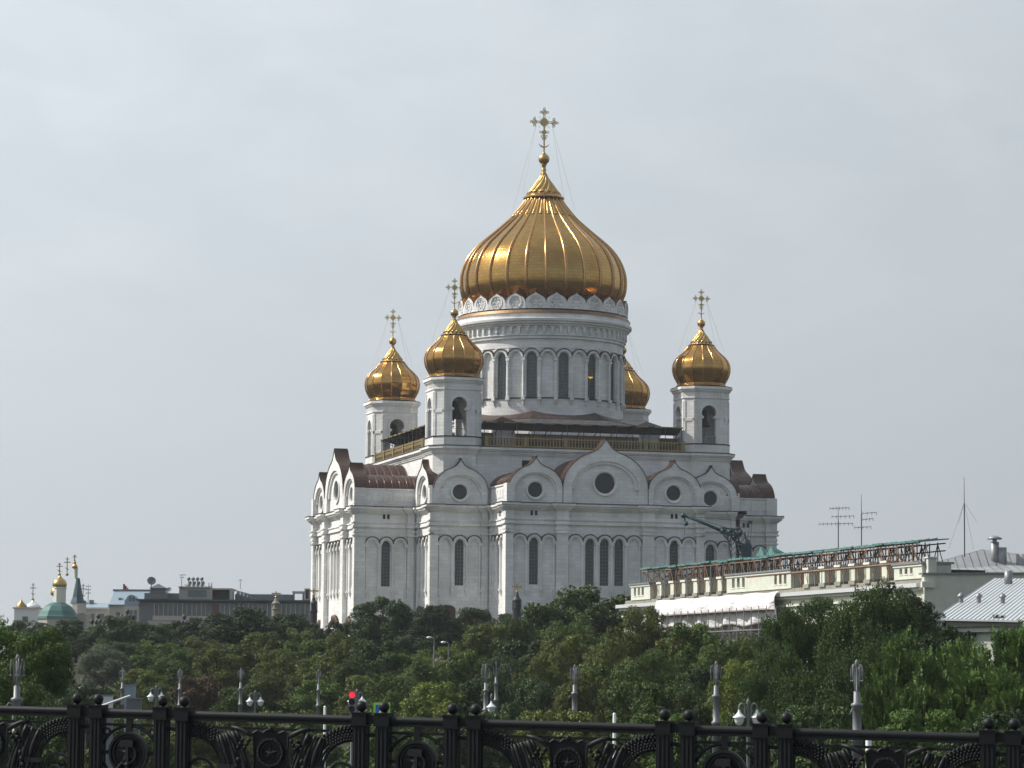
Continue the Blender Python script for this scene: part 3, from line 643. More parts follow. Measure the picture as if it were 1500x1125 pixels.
for k in range(NA):
    a = R(WIN0) + pitch * k; Tk = rad(a); win = k % 2 == 0
    m_ = MB(Tk); db.T = Tk; P = RD * math.cos(pitch / 2)
    zs = 55.55; r1 = hwid - .03
    # arch head plate between the arch and the top, cut by the arch
    hw = .95 if win else 1.02
    arcp = [(-hw * math.cos(PI * i / 10), zs + hw * math.sin(PI * i / 10)) for i in range(11)]
    db.prism([(-hwid, 57.25)] + [(-hwid, 48.2), (-hw, 48.2)] + arcp + [(hw, 48.2), (hwid, 48.2), (hwid, 57.25)], P, -.5, 0 if win else -.08, RS)
    if not win: db.prism(arch_pts(0, 1.0, 48.2, zs), P, -.45, -.22, RS)
    db.arc(0, zs, r1 - .38, r1 + .02, 0, 180, P, 0, .42, RS, 12); db.arc(0, zs, r1 - .52, r1 - .39, 0, 180, P, 0, .2, RS, 12)
    db.arc(0, zs, r1 + .03, r1 + .16, 12, 168, P, 0, .55, 'copper_cap', 12)
    u = hwid
    db.tube((u, -(P + .16), 48.4), (u, -(P + .16), 54.9), .24, None, 8, RS)
    db.box(u - .34, -P + .2, 54.9, u + .34, -(P + .5), 55.4, RS); db.box(u - .28, -P + .2, 54.45, u + .28, -(P + .42), 54.6, RS)
    db.box(u - .34, -P + .2, 47.9, u + .34, -(P + .52), 48.5, RS); db.tube((u, -(P + .1), 46.9), (u, -(P + .12), 47.9), .05, .34, 6, RS)
    for e in (-.25, .25):
        db.T = rad(a + pitch * e); P2 = RD + .25
        db.box(-.2, -P2 + .1, 59.9, .2, -(P2 + .5), 60.9, RS); db.box(-.15, -P2 + .1, 59.65, .15, -(P2 + .28), 59.95, RS)
        db.box(-.45, -P2 + .1, 60.75, .45, -(P2 + .4), 61.02, RS)
    if k == 4:
        ch_ = MB(Tk); ch_.sphere((-.1, -(P - .38), 52.2), .2, 'warm_lamp', 8, .9); ch_.sphere((.3, -(P - .38), 52.3), .14, 'warm_lamp', 8, .9); ch_.sphere((-.45, -(P - .38), 52.3), .12, 'warm_lamp', 8, .9); ch_.build('chandelier', cath)
    if win: window('drum', cath, Tk @ Matrix.Translation((0, -(P - .42), 48.45)))
db.T = None
db.build('drum', cath)

# ---- ring of small ogee gables
NK = 26; KOFF = R(-90 - TH - 4.9)
gb = MB(); RK = 15.35; kp = 2 * PI / NK; kw = RK * math.tan(kp / 2) * .998
for k in range(NK):
    gb.T = rad(KOFF + kp * k)
    GP = [(1, .0), (1, .62), (.965, .78), (.88, .95), (.74, 1.09), (.55, 1.21), (.35, 1.31), (.16, 1.41), (0, 1.56)]
    outer = [(kw * x, 64.12 + kw * z) for x, z in GP] + [(-kw * x, 64.12 + kw * z) for x, z in reversed(GP[:-1])]
    ro = 1.1; zc = 65.30
    circ = [(ro * math.sin(R(a)), zc - ro * math.cos(R(a))) for a in range(0, 361, 20)]; nn = 9; io = len(outer) // 2
    RS2 = RS
    gb.prism([(0, 64.12)] + outer[:io + 1] + circ[nn::-1], RK, -.45, 0, RS2); gb.prism(outer[io:] + [(0, 64.12)] + circ[:nn - 1:-1], RK, -.45, 0, RS2)
    gb.arc(0, zc, ro + .02, ro + .16, -60, 240, RK, 0, .08, RS2, 16)
    gb.prism([(ro * 1.02 * math.cos(R(a)), zc + ro * 1.02 * math.sin(R(a))) for a in range(0, 360, 30)], RK, -.40, -.18, RS2)
    for q in range(6): gb.arc(.66 * math.cos(R(60 * q + 30)), zc + .66 * math.sin(R(60 * q + 30)), .26, .50, 60 * q + 30 - 130, 60 * q + 30 + 130, RK, -.25, -.02, RS2, 8)
    gb.arc(0, zc, .12, .26, 0, 360, RK, -.3, -.1, RS2, 8)
    cap = outer[1:-1]
    for i in range(len(cap) - 1):
        p, q = Vector(cap[i]), Vector(cap[i + 1]); d = (q - p).normalized(); nrm = Vector((d.y, -d.x)) * .07
        gb.prism([tuple(p), tuple(p + nrm), tuple(q + nrm), tuple(q)][::-1], RK, -1.6, .06, 'gold_dull')
gb.build('gable_ring', cath)

# ---- domes
def smooth_prof(pts, sub=4):
    out_ = []
    for i in range(len(pts) - 1):
        p0 = pts[max(i - 1, 0)]; p1 = pts[i]; p2 = pts[i + 1]; p3 = pts[min(i + 2, len(pts) - 1)]
        for k in range(sub):
            t = k / sub
            out_.append(tuple(.5 * (2 * p1[j] + (p2[j] - p0[j]) * t + (2 * p0[j] - 5 * p1[j] + 4 * p2[j] - p3[j]) * t * t + (3 * p1[j] - p0[j] - 3 * p2[j] + p3[j]) * t ** 3) for j in (0, 1)))
    out_.append(pts[-1]); return out_
MAIN = smooth_prof([(13.2, 65.9), (13.9, 66.8), (14.6, 68.1), (14.9, 69.5), (14.88, 71.5), (14.28, 73.6), (13.25, 75.5), (11.66, 77.35), (8.9, 79.75), (6.3, 82.1), (4.85, 83.8), (3.7, 85.3), (3.3, 86.1)], 4)
def cross_mesh(s, name, parent, zb, wires):
    """gilded openwork cross facing -Y; zb: centre height, s: scale (1 = the big one)"""
    mb = MB(); G = 'gold_cross'; d = .11 * s
    def disc(u, z, r, t=1.4): mb.prism([(u + r * math.cos(R(a)), z + r * math.sin(R(a))) for a in range(0, 360, 24)], 0, -d * t, d * t, G)
    def ring(u, z, r, w_): mb.arc(u, z, r - w_, r, 0, 360, 0, -d, d, G, 12)
    z = zb
    for (dx, dz) in ((1, 0), (-1, 0), (0, 1)):
        for off in (-.14, .14):
            if dx: mb.box(dx * .5 * s, -d, z + off * s - .05 * s, dx * 1.6 * s, d, z + off * s + .05 * s, G)
            else: mb.box(off * s - .05 * s, -d, z + .5 * s, off * s + .05 * s, d, z + 1.5 * s, G)
        ux, uz = dx * 1.85 * s, z + dz * 1.85 * s
        ring(ux, uz, .46 * s, .15 * s); disc(ux, uz, .2 * s)
        for a in (0, 90, 180, 270):
            if (a == 180 and dx == 1) or (a == 0 and dx == -1) or (a == 270 and dz == 1): continue
            ring(ux + .64 * s * math.cos(R(a)), uz + .64 * s * math.sin(R(a)), .24 * s, .1 * s)
    disc(0, z, .72 * s)
    for k in range(24):
        a = R(15 * k); r_ = (1.15 if k % 2 else .95) * s
        mb.prism([(.6 * s * math.cos(a) - .04 * s * math.sin(a), z + .6 * s * math.sin(a) + .04 * s * math.cos(a)), (.6 * s * math.cos(a) + .04 * s * math.sin(a), z + .6 * s * math.sin(a) - .04 * s * math.cos(a)), (r_ * math.cos(a), z + r_ * math.sin(a))][::-1], 0, -d * .4, d * .4, G)
    for k in (45, 135, 225, 315): mb.sphere((1.28 * s * math.cos(R(k)), 0, z + 1.28 * s * math.sin(R(k))), .09 * s, G, 6)
    mb.box(-.13 * s, -d, z - 6.0 * s, .13 * s, d, z - .5 * s, G)
    disc(0, z - 1.85 * s, .42 * s)
    for sx in (-1, 1):
        ring(sx * .68 * s, z - 1.85 * s, .24 * s, .1 * s); ring(sx * .36 * s, z - 2.6 * s, .26 * s, .1 * s); ring(sx * .22 * s, z - 3.05 * s, .2 * s, .09 * s)
        mb.arc(0, z - 3.7 * s, .95 * s, 1.05 * s, 270, 270 + sx * 68, 0, -d * .8, d * .8, G, 10)
        mb.arc(0, z - 3.66 * s, .85 * s, .95 * s, 270, 270 + sx * 45, 0, -d * .8, d * .8, G, 8)
    for (x, y, zz) in wires:
        mb.tube((math.copysign(1.45 * s, x), 0, z - .2 * s), (x, y, zz), .017, None, 4, G)
    return mb.build(name, parent)
def ball_and_neck(prof, ballz, ballr, zneck, name, parent, s):
    mb = MB(); mb.sphere((0, 0, ballz), ballr, 'gold_plain', 20)
    mb.lathe([(ballr * .55, ballz - ballr * .98), (ballr * .6, ballz - ballr * 1.08), (.36 * s, ballz - ballr * 1.15), (.36 * s, zneck + .5 * s), (.5 * s, zneck + .4 * s), (.36 * s, zneck + .1 * s)], 12, 'gold_plain')
    mb.lathe([(.36 * s, ballz + ballr * .8), (.42 * s, ballz + ballr * 1.02), (.2 * s, ballz + ballr * 1.2)], 10, 'gold_plain')
    return mb.build(name, parent)
def build_dome(name, parent, prof, n, ribr, tile, twist, cone, ring_r, matt, roff, petals):
    seg = 6
    mb = MB(); ph = roff
    def mod(a):
        t = ((a - ph) / (2 * PI / n)) % 1; x = (t - .5) * 2      # flat gores between the ribs
        half = PI / n
        return (math.cos(half) / math.cos(x * half)) * (1 + .006 * (1 - x * x)) * .997 + .003
    arc_ = [0]; rm_ = max(p[0] for p in prof)
    for i in range(1, len(prof)): arc_.append(arc_[-1] + math.hypot(prof[i][0] - prof[i - 1][0], prof[i][1] - prof[i - 1][1]))
    cc = 3
    for k in range(n):
        vs = []; fs = []; uvs = []; a0_, a1_ = ph + 2 * PI * k / n, ph + 2 * PI * (k + 1) / n
        for (r, z) in prof:
            p0 = (r * math.cos(a0_), r * math.sin(a0_)); p1 = (r * math.cos(a1_), r * math.sin(a1_))
            for j in range(cc + 1):
                t = j / cc; b_ = 1 + .05 * (2 * PI / n) * t * (1 - t); vs.append(((p0[0] + (p1[0] - p0[0]) * t) * b_, (p0[1] + (p1[1] - p0[1]) * t) * b_, z))
        for i in range(len(prof) - 1):
            for j in range(cc):
                q = i * (cc + 1) + j; fs.append((q, q + 1, q + cc + 2, q + cc + 1)); u0, u1 = rm_ * 2 * PI / n * (k + j / cc), rm_ * 2 * PI / n * (k + (j + 1) / cc)
                uvs.append(((u0, arc_[i]), (u1, arc_[i]), (u1, arc_[i + 1]), (u0, arc_[i + 1])))
        mb.add(vs, fs, matt, True, uvs)
    d = mb.build(name, parent)
    step = 2 * PI / n
    rm = MB()
    rm.path([(r * 1.003, 0, z) for r, z in prof], [max(ribr * .35, ribr * (.35 + .65 * r / max(p[0] for p in prof))) for r, z in prof], 'gold_rib', 6, 1.0)
    o = rm.build('rib', d); o.rotation_euler = (0, 0, ph)
    for k in range(1, n):
        c = o.copy(); col.objects.link(c); c.parent = d; c.rotation_euler = (0, 0, ph + step * k)
    cn = MB(); zt, rt = cone[0][1], cone[0][0]
    cn.lathe(cone, 40, 'gold_plain')
    cn.lathe([(rt * .98, zt - .25 * ribr), (rt * 1.06, zt - .1 * ribr), (rt * 1.06, zt + .25 * ribr), (rt * .97, zt + .45 * ribr)], 40, 'gold_rib', smooth=False)
    # twisted gadroons
    h = cone[-2][1] - zt; ng = 14
    for k in range(ng):
        pts = []; rads = []
        for i in range(9):
            t = .12 + .83 * i / 8; z = zt + h * t
            rr = np.interp(z, [c[1] for c in cone], [c[0] for c in cone]); a = 2 * PI * k / ng + t * twist
            pts.append((rr * math.cos(a), rr * math.sin(a), z)); rads.append(max(.04, rr * .13))
        cn.path(pts, rads, 'gold_plain', 6)
    cn.build('finial', d)
    return d
mdome = build_dome('main_dome', cath, MAIN, 26, .33, True, 1.1, [(3.25, 86.2), (2.95, 86.7), (2.55, 87.3), (2.1, 87.9), (1.65, 88.65), (1.3, 89.2), (.75, 90.0), (.4, 91.0), (.33, 92.2)], 3.4, 'gold', KOFF + PI / NK, True)
pm = MB()   # petal collar under the finial
for k in range(26):
    a = 2 * PI * (k + .5) / 26 + KOFF + PI / NK; 
    pts = [];rd = []
    for i, t in enumerate((0, .2, .4, .6, .8, 1.0)):
        z = 85.9 - 3.3 * t; rr = np.interp(z, [p[1] for p in MAIN], [p[0] for p in MAIN]) * .985 - .12
        pts.append((rr * math.cos(a), rr * math.sin(a), z)); rd.append(rr * .062)
    pm.path(pts, rd, 'gold_plain', 6)
    pm.sphere((pts[-1][0], pts[-1][1], pts[-1][2]), rd[-1] * 1.1, 'gold_plain', 8)
pm.lathe([(3.5, 86.0), (3.75, 86.1), (3.75, 86.3), (3.3, 86.6), (3.3, 86.75), (3.05, 86.9)], 48, 'gold_rib', smooth=False)
for k in range(26):
    a = 2 * PI * k / 26; pm.sphere((2.78 * math.cos(a), 2.78 * math.sin(a), 87.2), .2, 'gold_plain', 6)
pm.build('collar', mdome)
ball_and_neck(None, 93.47, 1.02, 91.1, 'ball', mdome, 1.0)
cross_mesh(1.0, 'cross', mdome, 100.3, [(5.2, 2.6, 83.8), (5.2, -2.6, 83.8), (-5.2, 2.6, 83.8), (-5.2, -2.6, 83.8)])

# ---- belfry (the front-left one is modelled, three copies)
def belfry(parent):
    z0, z1 = 38.3, 49.9; w_ = 4.18; ch = 1.5
    bf = MB()
    bf.hprism(oct_pts(0, 0, w_ + .14, ch + .05), z0, 39.75, ST)
    bf.hprism(oct_pts(0, 0, w_ + .22, ch + .1), 39.75, 39.95, DK)
    th = .75; hw = 1.3; zb, zs = 39.95, 45.25
    for k in range(4):
        bf.T = RZ(90 * k); P = w_
        # wall sheet with keyhole arch: wide head pinched at the capitals
        u1 = w_ - ch
        arcp = [(-hw, zb), (-hw, 44.35), (-hw + .34, 44.4), (-hw + .34, 44.75), (-hw + .02, 44.85)] + [(-(hw + .06) * math.cos(PI * i / 12), zs + (hw + .06) * math.sin(PI * i / 12)) for i in range(13)] + [(hw - .02, 44.85), (hw - .34, 44.75), (hw - .34, 44.4), (hw, 44.35), (hw, zb)]
        bf.prism([(-u1, zb)] + arcp + [(u1, zb), (u1, 47.9), (-u1, 47.9)], P, -th, 0, ST)
        bf.arc(0, zs, hw + .12, hw + .42, -10, 190, P, 0, .14, CV, 14); bf.arc(0, zs, hw + .5, hw + .62, -6, 186, P, 0, .07, CV, 14)
        for sx in (-1, 1):
            bf.box(sx * (hw + .05), -P, zb, sx * (hw + .32), -(P + .1), 44.4, CV); bf.box(sx * (hw - .1), -P, 44.4, sx * (hw + .5), -(P + .18), 44.8, CV)
            bf.box(sx * (u1 - .5), -P, zb, sx * (u1 - .02), -(P + .12), 47.4, ST)
        # chamfer with two sunk panels
        c0 = Vector((-w_ + ch, -w_, 0)); c1 = Vector((-w_, -w_ + ch, 0)); mid = (c0 + c1) / 2; wd = (c1 - c0).length / 2
        bf.T = RZ(90 * k) @ Matrix.Translation(mid) @ RZ(-45)
        bf.box(-wd, 0.0, zb, wd, 1.1, 47.9, ST)
        for sx in (-1, 1): bf.box(sx * wd * .98, -.1, zb, sx * (wd - .38), .01, 47.5, ST)
        bf.box(-wd * .96, -.1, 43.9, wd * .96, .01, 44.4, CV)
    bf.T = None
    for a_, b_, d in ((47.9, 48.15, .16), (48.15, 49.0, .04), (49.0, 49.2, .2), (49.2, 49.5, .38), (49.5, 49.95, .62)): bf.hprism(oct_pts(0, 0, w_ + d, ch + d * .6), a_, b_, CV if d > .1 else ST)
    for k in range(4):
        bf.T = RZ(90 * k)
        for i in range(9):
            u = -2.4 + i * .6; bf.box(u - .12, -w_, 48.2, u + .12, -(w_ + .14), 48.95, CV)
    bf.T = None
    bf.hprism(oct_pts(0, 0, w_ + .5, ch + .3), 49.95, 50.1, DK)
    b_ = bf.build('belfry', parent)
    prof = smooth_prof([(4.2, 50.1), (4.33, 50.35), (4.1, 50.7), (4.42, 51.3), (4.8, 52.1), (5.0, 52.9), (5.03, 53.65), (4.72, 54.7), (4.05, 55.55), (3.0, 56.55), (2.24, 57.55)], 4)
    d = build_dome('dome', b_, prof, 16, .13, True, 1.3, [(2.2, 57.65), (1.95, 57.85), (1.62, 58.2), (1.15, 59.0), (.7, 59.65), (.42, 60.15), (.28, 60.6), (.22, 61.1)], 2, 'gold_small', R(-90 - TH + 1), False)
    # dome is a sub-part: its ribs and finial are joined into it
    return b_
def join_kids(o):
    """merge the children of o into o's own mesh"""
    import bmesh
    bm = bmesh.new(); mats = []
    for q in [o] + list(tree_.get(o, [])):
        tmp = q.data.copy()
        if q is not o: tmp.transform(q.matrix_basis)
        idx = []
        for m_ in tmp.materials:
            if m_ not in mats: mats.append(m_)
            idx.append(mats.index(m_))
        mi = [idx[p.material_index] for p in tmp.polygons]; tmp.polygons.foreach_set('material_index', mi)
        bm.from_mesh(tmp)
    me = bpy.data.meshes.new(o.name); bm.to_mesh(me); bm.free()
    for m_ in mats: me.materials.append(m_)
    for q in tree_.get(o, []): bpy.data.objects.remove(q)
    o.data = me
bel = belfry(cath)
tree_ = child_map(); dm = [o for o in tree_[bel] if o.name.startswith('dome')][0]
join_kids(dm)
ball_and_neck(None, 61.54, .70, 60.5, 'ball', bel, .55)
cross_mesh(.60, 'cross', bel, 66.0, [(3.6, 1.8, 56.4), (3.6, -1.8, 56.4), (-3.6, 1.8, 56.4), (-3.6, -1.8, 56.4)])
def bell(parent, x, y, zt, r, yoke=True):
    mb = MB(); pr = [(r, zt - r * 1.75), (r * .95, zt - r * 1.6), (r * .72, zt - r * 1.1), (r * .6, zt - r * .5), (r * .5, zt - r * .2), (r * .15, zt), (.02, zt)]
    mb.lathe(pr, 20, 'bell_bronze', (x, y)); mb.tube((x, y, zt - r * 1.9), (x, y, zt - r), .12, .06, 6, 'bell_bronze'); mb.sphere((x, y, zt - r * 1.9), .2, 'bell_bronze', 8)
    mb.tube((x, y, zt - .1), (x, y, zt + .5), .1, None, 6, 'bell_bronze'); mb.box(x - 3.4, y - .12, zt + .35, x + 3.4, y + .12, zt + .6, 'grey_steel')
    return mb.build('bell', parent)
bell(bel, 0, 0, 46.3, 1.72)
gr = MB()
for k in range(4):
    gr.T = RZ(90 * k)
    for i in range(9): gr.tube((-1.2 + .3 * i, -3.9, 39.95), (-1.2 + .3 * i, -3.9, 41.2), .03, None, 4, 'grey_steel')
    gr.tube((-1.3, -3.9, 41.2), (1.3, -3.9, 41.2), .05, None, 4, 'grey_steel')
gr.build('railing', bel)
bel.location = (-B0, -B0, 0)
tree = child_map()
for k in range(1, 4):
    c = clone(bel, cath, tree); c.matrix_basis = RZ(90 * k) @ Matrix.Translation((-B0, -B0, 0))
    # the crosses all face the same way
    for o in c.children:
        if o.name.startswith('cross'): o.rotation_euler = (0, 0, -R(90 * k))

# ================================================================== GROUND
def gz(x, y):
    t = min(max((y - 215) / 245, 0), 1); t = t * t * (3 - 2 * t)
    return -8.5 + 13.5 * t
def ground():
    xs = np.concatenate([[-2500, -1200, -600], np.linspace(-400, 400, 41), [600, 1200, 2500]]); ys = np.concatenate([[-400, -150], np.linspace(-60, 900, 49), [1300, 2000, 4200]])
    mb = MB(); nx, ny = len(xs), len(ys)
    vs = [(x, y, gz(x, y)) for y in ys for x in xs]
    mb.add(vs, [(j * nx + i, j * nx + i + 1, (j + 1) * nx + i + 1, (j + 1) * nx + i) for j in range(ny - 1) for i in range(nx - 1)], 'ground_mat', True)
    return mb.build('ground')
plain('ground_mat', (.045, .045, .025), .9, 0, .1, .5, .05)
tag(ground(), 'green ground rising gently towards the cathedral', None, kind='structure')
rd = MB()
def road_strip(x0, x1, y0, y1, up, mat, mb, seg=24):
    vs = []
    for i in range(seg + 1):
        y = y0 + (y1 - y0) * i / seg; xx = -6 * math.sin((y - 45) / 130)
        vs += [(x0 + xx, y, gz(0, y) + up), (x1 + xx, y, gz(0, y) + up)]
    mb.add(vs, [(2 * i, 2 * i + 1, 2 * i + 3, 2 * i + 2) for i in range(seg)], mat)
road_strip(-14, 4, 50, 210, .06, 'asphalt', rd); tag(rd.build('road'), 'grey asphalt road running under the lamps towards the cathedral', None, kind='structure')
rd = MB(); road_strip(4.0, 8, 50, 210, .2, 'paving', rd); road_strip(-18, -14, 50, 210, .2, 'paving', rd); tag(rd.build('pavement'), 'paved walks along the road', None, kind='structure')
rd = MB()
for k in range(17): road_strip(-5.1, -4.9, 52 + k * 9, 56 + k * 9, .066, 'road_paint', rd, 1)
tag(rd.build('road_marking'), 'white dashed line down the road', None, kind='structure')

# ================================================================== BRIDGE AND ITS RAILING
S_SEQ = [1, 3, 1, 8.025]
RA, RB = at(112.8, 1036.8, 42.0), at(1485.9, 1075.8, 38.14)
UN = (RB - RA) / 40.075; ULEN = Vector((UN.x, UN.y, 0)).length; SLOPE = UN.z / ULEN
ex = Vector((UN.x, UN.y, 0)).normalized(); ey = Vector((-ex.y, ex.x, 0))
TR = Matrix(((ex.x, ey.x, 0, 0), (ex.y, ey.y, 0, 0), (SLOPE, 0, 1, 0), (0, 0, 0, 1)))
rail_root = empty('bridge_railing', tuple(RA + Vector((0, 0, -1.3))))
tag(rail_root, 'black cast iron bridge railing with round medallions, shields and ball-topped double posts', 'railing')
RAILM = TR @ Matrix.Translation((0, 0, 1.3))
def rT(u): return RAILM @ Matrix.Translation((u, 0, 0))
posts = []; panels = []
s_ = -2 * 13.025
k = 0
while s_ < 40.1 + 13.1:
    posts += [s_, s_ + 1]; panels.append(('beam', s_, s_ + 1)); panels.append(('short', s_ + 1, s_ + 4)); posts += [s_ + 4, s_ + 5]; panels.append(('beam', s_ + 4, s_ + 5)); panels.append(('long', s_ + 5, s_ + 13.025)); s_ += 13.025
CI = 'cast_iron'
def make_post():
    mb = MB()
    mb.box(-.083, -.083, -1.2, .083, .083, -.1, CI)
    for sx in (-1, 1):
        for a in (-.055, 0, .055):
            mb.box(a - .012, sx * .083, -1.05, a + .012, sx * .094, -.14, 'rail_iron'); mb.box(sx * .083, a - .012, -1.05, sx * .094, a + .012, -.14, 'rail_iron')
    mb.box(-.1, -.1, -.115, .1, .1, .03, CI); mb.box(-.108, -.108, .03, .108, .108, .047, CI); mb.box(-.106, -.106, -.13, .106, .106, -.112, CI); mb.box(-.12, -.12, -1.2, .12, .12, -1.03, CI)
    mb.lathe([(.05, .047), (.035, .062), (.03, .07)], 12, CI)
    return mb
def flatten(T, o): o.matrix_basis = T; return o
pm_, bm_ = None, None
for s in posts:
    T_ = Matrix.Translation(TR @ Vector((s * ULEN, 0, 0)) + Vector((0, 0, 1.3))) @ Matrix(((ex.x, ey.x, 0, 0), (ex.y, ey.y, 0, 0), (0, 0, 1, 0), (0, 0, 0, 1)))
    if pm_ is None:
        p = make_post().build('post', rail_root); b2 = MB(); b2.sphere((0, 0, .125), .07, 'rail_iron', 20); b2 = b2.build('ball', p); pm_, bm_ = p.data, b2.data
    else:
        p = bpy.data.objects.new('post', pm_); col.objects.link(p); p.parent = rail_root
        b2 = bpy.data.objects.new('ball', bm_); col.objects.link(b2); b2.parent = p
    p.matrix_basis = T_
def rail_bars(mb, u0, u1):
    L_ = u1 - u0
    mb.T = RAILM
    mb.tube((u0, 0, -.045), (u1, 0, -.045), .046, None, 14, 'rail_iron', caps=False); mb.box(u0, -.035, -.125, u1, .035, -.085, CI)
def star_pts(c, r, r2=.4, rot=90): return [(c[0] + (r if i % 2 == 0 else r * r2) * math.cos(R(rot + 36 * i)), c[1] + (r if i % 2 == 0 else r * r2) * math.sin(R(rot + 36 * i))) for i in range(10)]
def star(mb, c, r, d, mat):
    p = star_pts(c, r); mb.prism(p, 0, 0, d * .4, mat)
    vs = [(x, -d * .4, z) for x, z in p] + [(c[0], -d, c[1])]
    mb.add(vs, [(i, (i + 1) % 10, 10) for i in range(10)], mat)
def panel(kind, s0, s1):
    u0, u1 = s0 * ULEN, s1 * ULEN
    mb = MB()
    if kind == 'beam':
        mb.T = RAILM; mb.box(u0 + .05, -.06, -.10, u1 - .05, .06, .02, CI); mb.build('rail', rail_root); mb = MB(RAILM); mb.box(u0 + .06, -.03, -1.1, u1 - .06, .03, -1.03, CI); o = mb.build('lower_rail', rail_root); mb = MB(RAILM); mb.box(u0 + .05, -.02, -.27, u1 - .05, .02, -.22, CI); return mb.build('crossbar', rail_root)
    rail_bars(mb, u0 + .09, u1 - .09); o = mb.build('rail', rail_root)
    mb = MB(RAILM); mb.box(u0 + .09, -.02, -.225, u1 - .09, .02, -.19, CI); mb.build('crossbar', rail_root); mb = MB(RAILM); mb.box(u0 + .09, -.04, -1.1, u1 - .09, .04, -1.03, CI); mb.build('lower_rail', rail_root)
    um = (u0 + u1) / 2; mb = MB(RAILM @ Matrix.Translation((um, 0, 0))); RI = 'rail_iron'
    if kind == 'short':
        c = (0, -.58); r = .285
        mb.box(-.04, -.03, -.3, .04, .03, -.1, CI)
        mb.prism([(c[0] + r * math.cos(R(a)), c[1] + r * math.sin(R(a))) for a in range(0, 360, 10)], 0, -.03, .01, CI)
        for ra, rb, d in ((r - .035, r, .05), (r - .075, r - .05, .03)): mb.arc(c[0], c[1], ra, rb, 0, 360, 0, 0, d, RI, 40)
        star(mb, (0, -.585), .19, .05, RI)
        # hammer over sickle
        mb.box(-.095, -.03, -.50, .085, -.085, -.405, RI); mb.prism([(-.095, -.50), (-.125, -.47), (-.095, -.405)], 0, .03, .08, RI)
        mb.box(-.022, -.03, -.80, .022, -.085, -.50, RI)
        mb.arc(-.02, -.59, .115, .15, -120, 90, 0, .02, .07, RI, 18); mb.tube((-.075, -.05, -.70), (-.14, -.05, -.78), .018, .02, 8, RI)
        mb.sphere((0, -.06, -.735), .04, RI, 8)
        # corner scrolls and stems joining the disc to the frame
        for sx in (-1, 1):
            mb.path([(sx * (.40 * math.cos(R(a))), 0, -.58 + .36 * math.sin(R(a))) for a in range(20, 85, 8)], .022, CI)
            mb.arc(sx * .33, -.30, .03, .055, 0, 360, 0, -.02, .02, CI, 12); mb.box(sx * .28, -.02, -.60, sx * .44, .02, -.55, CI)
            mb.path([(sx * (.40 * math.cos(R(a))), 0, -.58 + .36 * math.sin(R(a))) for a in range(-85, -20, 8)], .022, CI)
        mb.box(-.03, -.02, -1.05, .03, .02, -.85, CI)
    else:
        Lh = (u1 - u0) / 2 - .09
        # shield
        sh = [(-.25, -.27), (-.19, -.23), (-.11, -.265), (-.06, -.22), (.06, -.22), (.11, -.265), (.19, -.23), (.25, -.27), (.235, -.50), (.24, -.72), (.14, -.90), (0, -.98), (-.14, -.90), (-.24, -.72), (-.235, -.50)]
        mb.prism(sh[::-1][::-1], 0, -.03, .02, CI)
        for i in range(len(sh)):
            a, b = sh[i], sh[(i + 1) % len(sh)]; mb.tube((a[0], -.02, a[1]), (b[0], -.02, b[1]), .018, None, 6, RI)
        mb.arc(0, -.51, .155, .19, 0, 360, 0, .02, .06, RI, 36); mb.arc(0, -.51, .12, .135, 0, 360, 0, .02, .04, RI, 36)
        for a in range(0, 360, 20): mb.sphere((.172 * math.cos(R(a)), -.06, -.51 + .172 * math.sin(R(a))), .012, RI, 6)
        star(mb, (0, -.52), .125, .07, RI); mb.sphere((0, -.04, -.205), .035, RI, 8); mb.sphere((0, -.05, -.76), .05, RI, 8)
        for sx in (-1, 1):
            # drapes of the flags
            for i in range(7):
                x0, x1 = .50 + .045 * i, .27 + .052 * i
                pts = [(sx * (x1 + (x0 - x1) * (1 - t) ** 1.7), -.02 - .015 * (i % 2), -.24 - .012 * i - .72 * t) for t in [j / 8 for j in range(9)]]
                mb.path(pts, [.028 + .008 * math.sin(j * 1.3 + i) for j in range(9)], RI if i % 2 else CI, 6)
            mb.path([(sx * .27, -.03, -.30), (sx * .34, -.03, -.26), (sx * .44, -.03, -.215), (sx * .56, -.03, -.19)], [.03, .035, .03, .02], RI, 8)
            for i in range(6): mb.sphere((sx * (.30 + .03 * i), -.05, -.36 - .05 * (i % 3)), .03, CI, 6)
            # wheat sheaf: curved stalks with ears of grain, an open scroll below
            for i in range(6):
                r_ = .40 + .035 * i; cx, cz = Lh, -.72
                pts = [(sx * (cx - r_ * 1.12 * math.cos(R(a))), -.012 * (i % 3), cz + r_ * math.sin(R(a))) for a in range(-8, 90, 8)]
                mb.path(pts, .02, RI if i % 2 else CI, 6)
                for j, a in enumerate(range(48, 90, 5)):
                    mb.sphere((sx * (cx - (r_ + .012) * 1.12 * math.cos(R(a + 2.5 * (i % 2)))), -.035, cz + (r_ + .012) * math.sin(R(a + 2.5 * (i % 2)))), .019, RI, 6)
            mb.box(sx * (Lh - .66), -.05, -.74, sx * (Lh - .42), .02, -.68, RI); mb.box(sx * (Lh - .64), -.02, -1.05, sx * (Lh - .46), .02, -.74, CI)
            mb.arc(sx * (Lh - .17), -.80, .16, .2, 0, 360, 0, -.02, .02, CI, 24); mb.arc(sx * (Lh - .22), -.84, .05, .08, 0, 360, 0, -.02, .03, RI, 14)
            mb.box(sx * (Lh - .02), -.02, -1.05, sx * (Lh + .01), .02, -.2, CI)
            # fruit and leaves between flag and sheaf
            for i in range(5): mb.sphere((sx * (Lh - .72 + .02 * i), -.03, -.62 - .08 * i), .045, CI, 6)
    e = mb.build('panel', rail_root)
    if kind == 'long': e['label'] = 'openwork panel with a star shield between draped flags and wheat sheaves'
    else: e['label'] = 'small panel with a round hammer and sickle medallion'
    return e
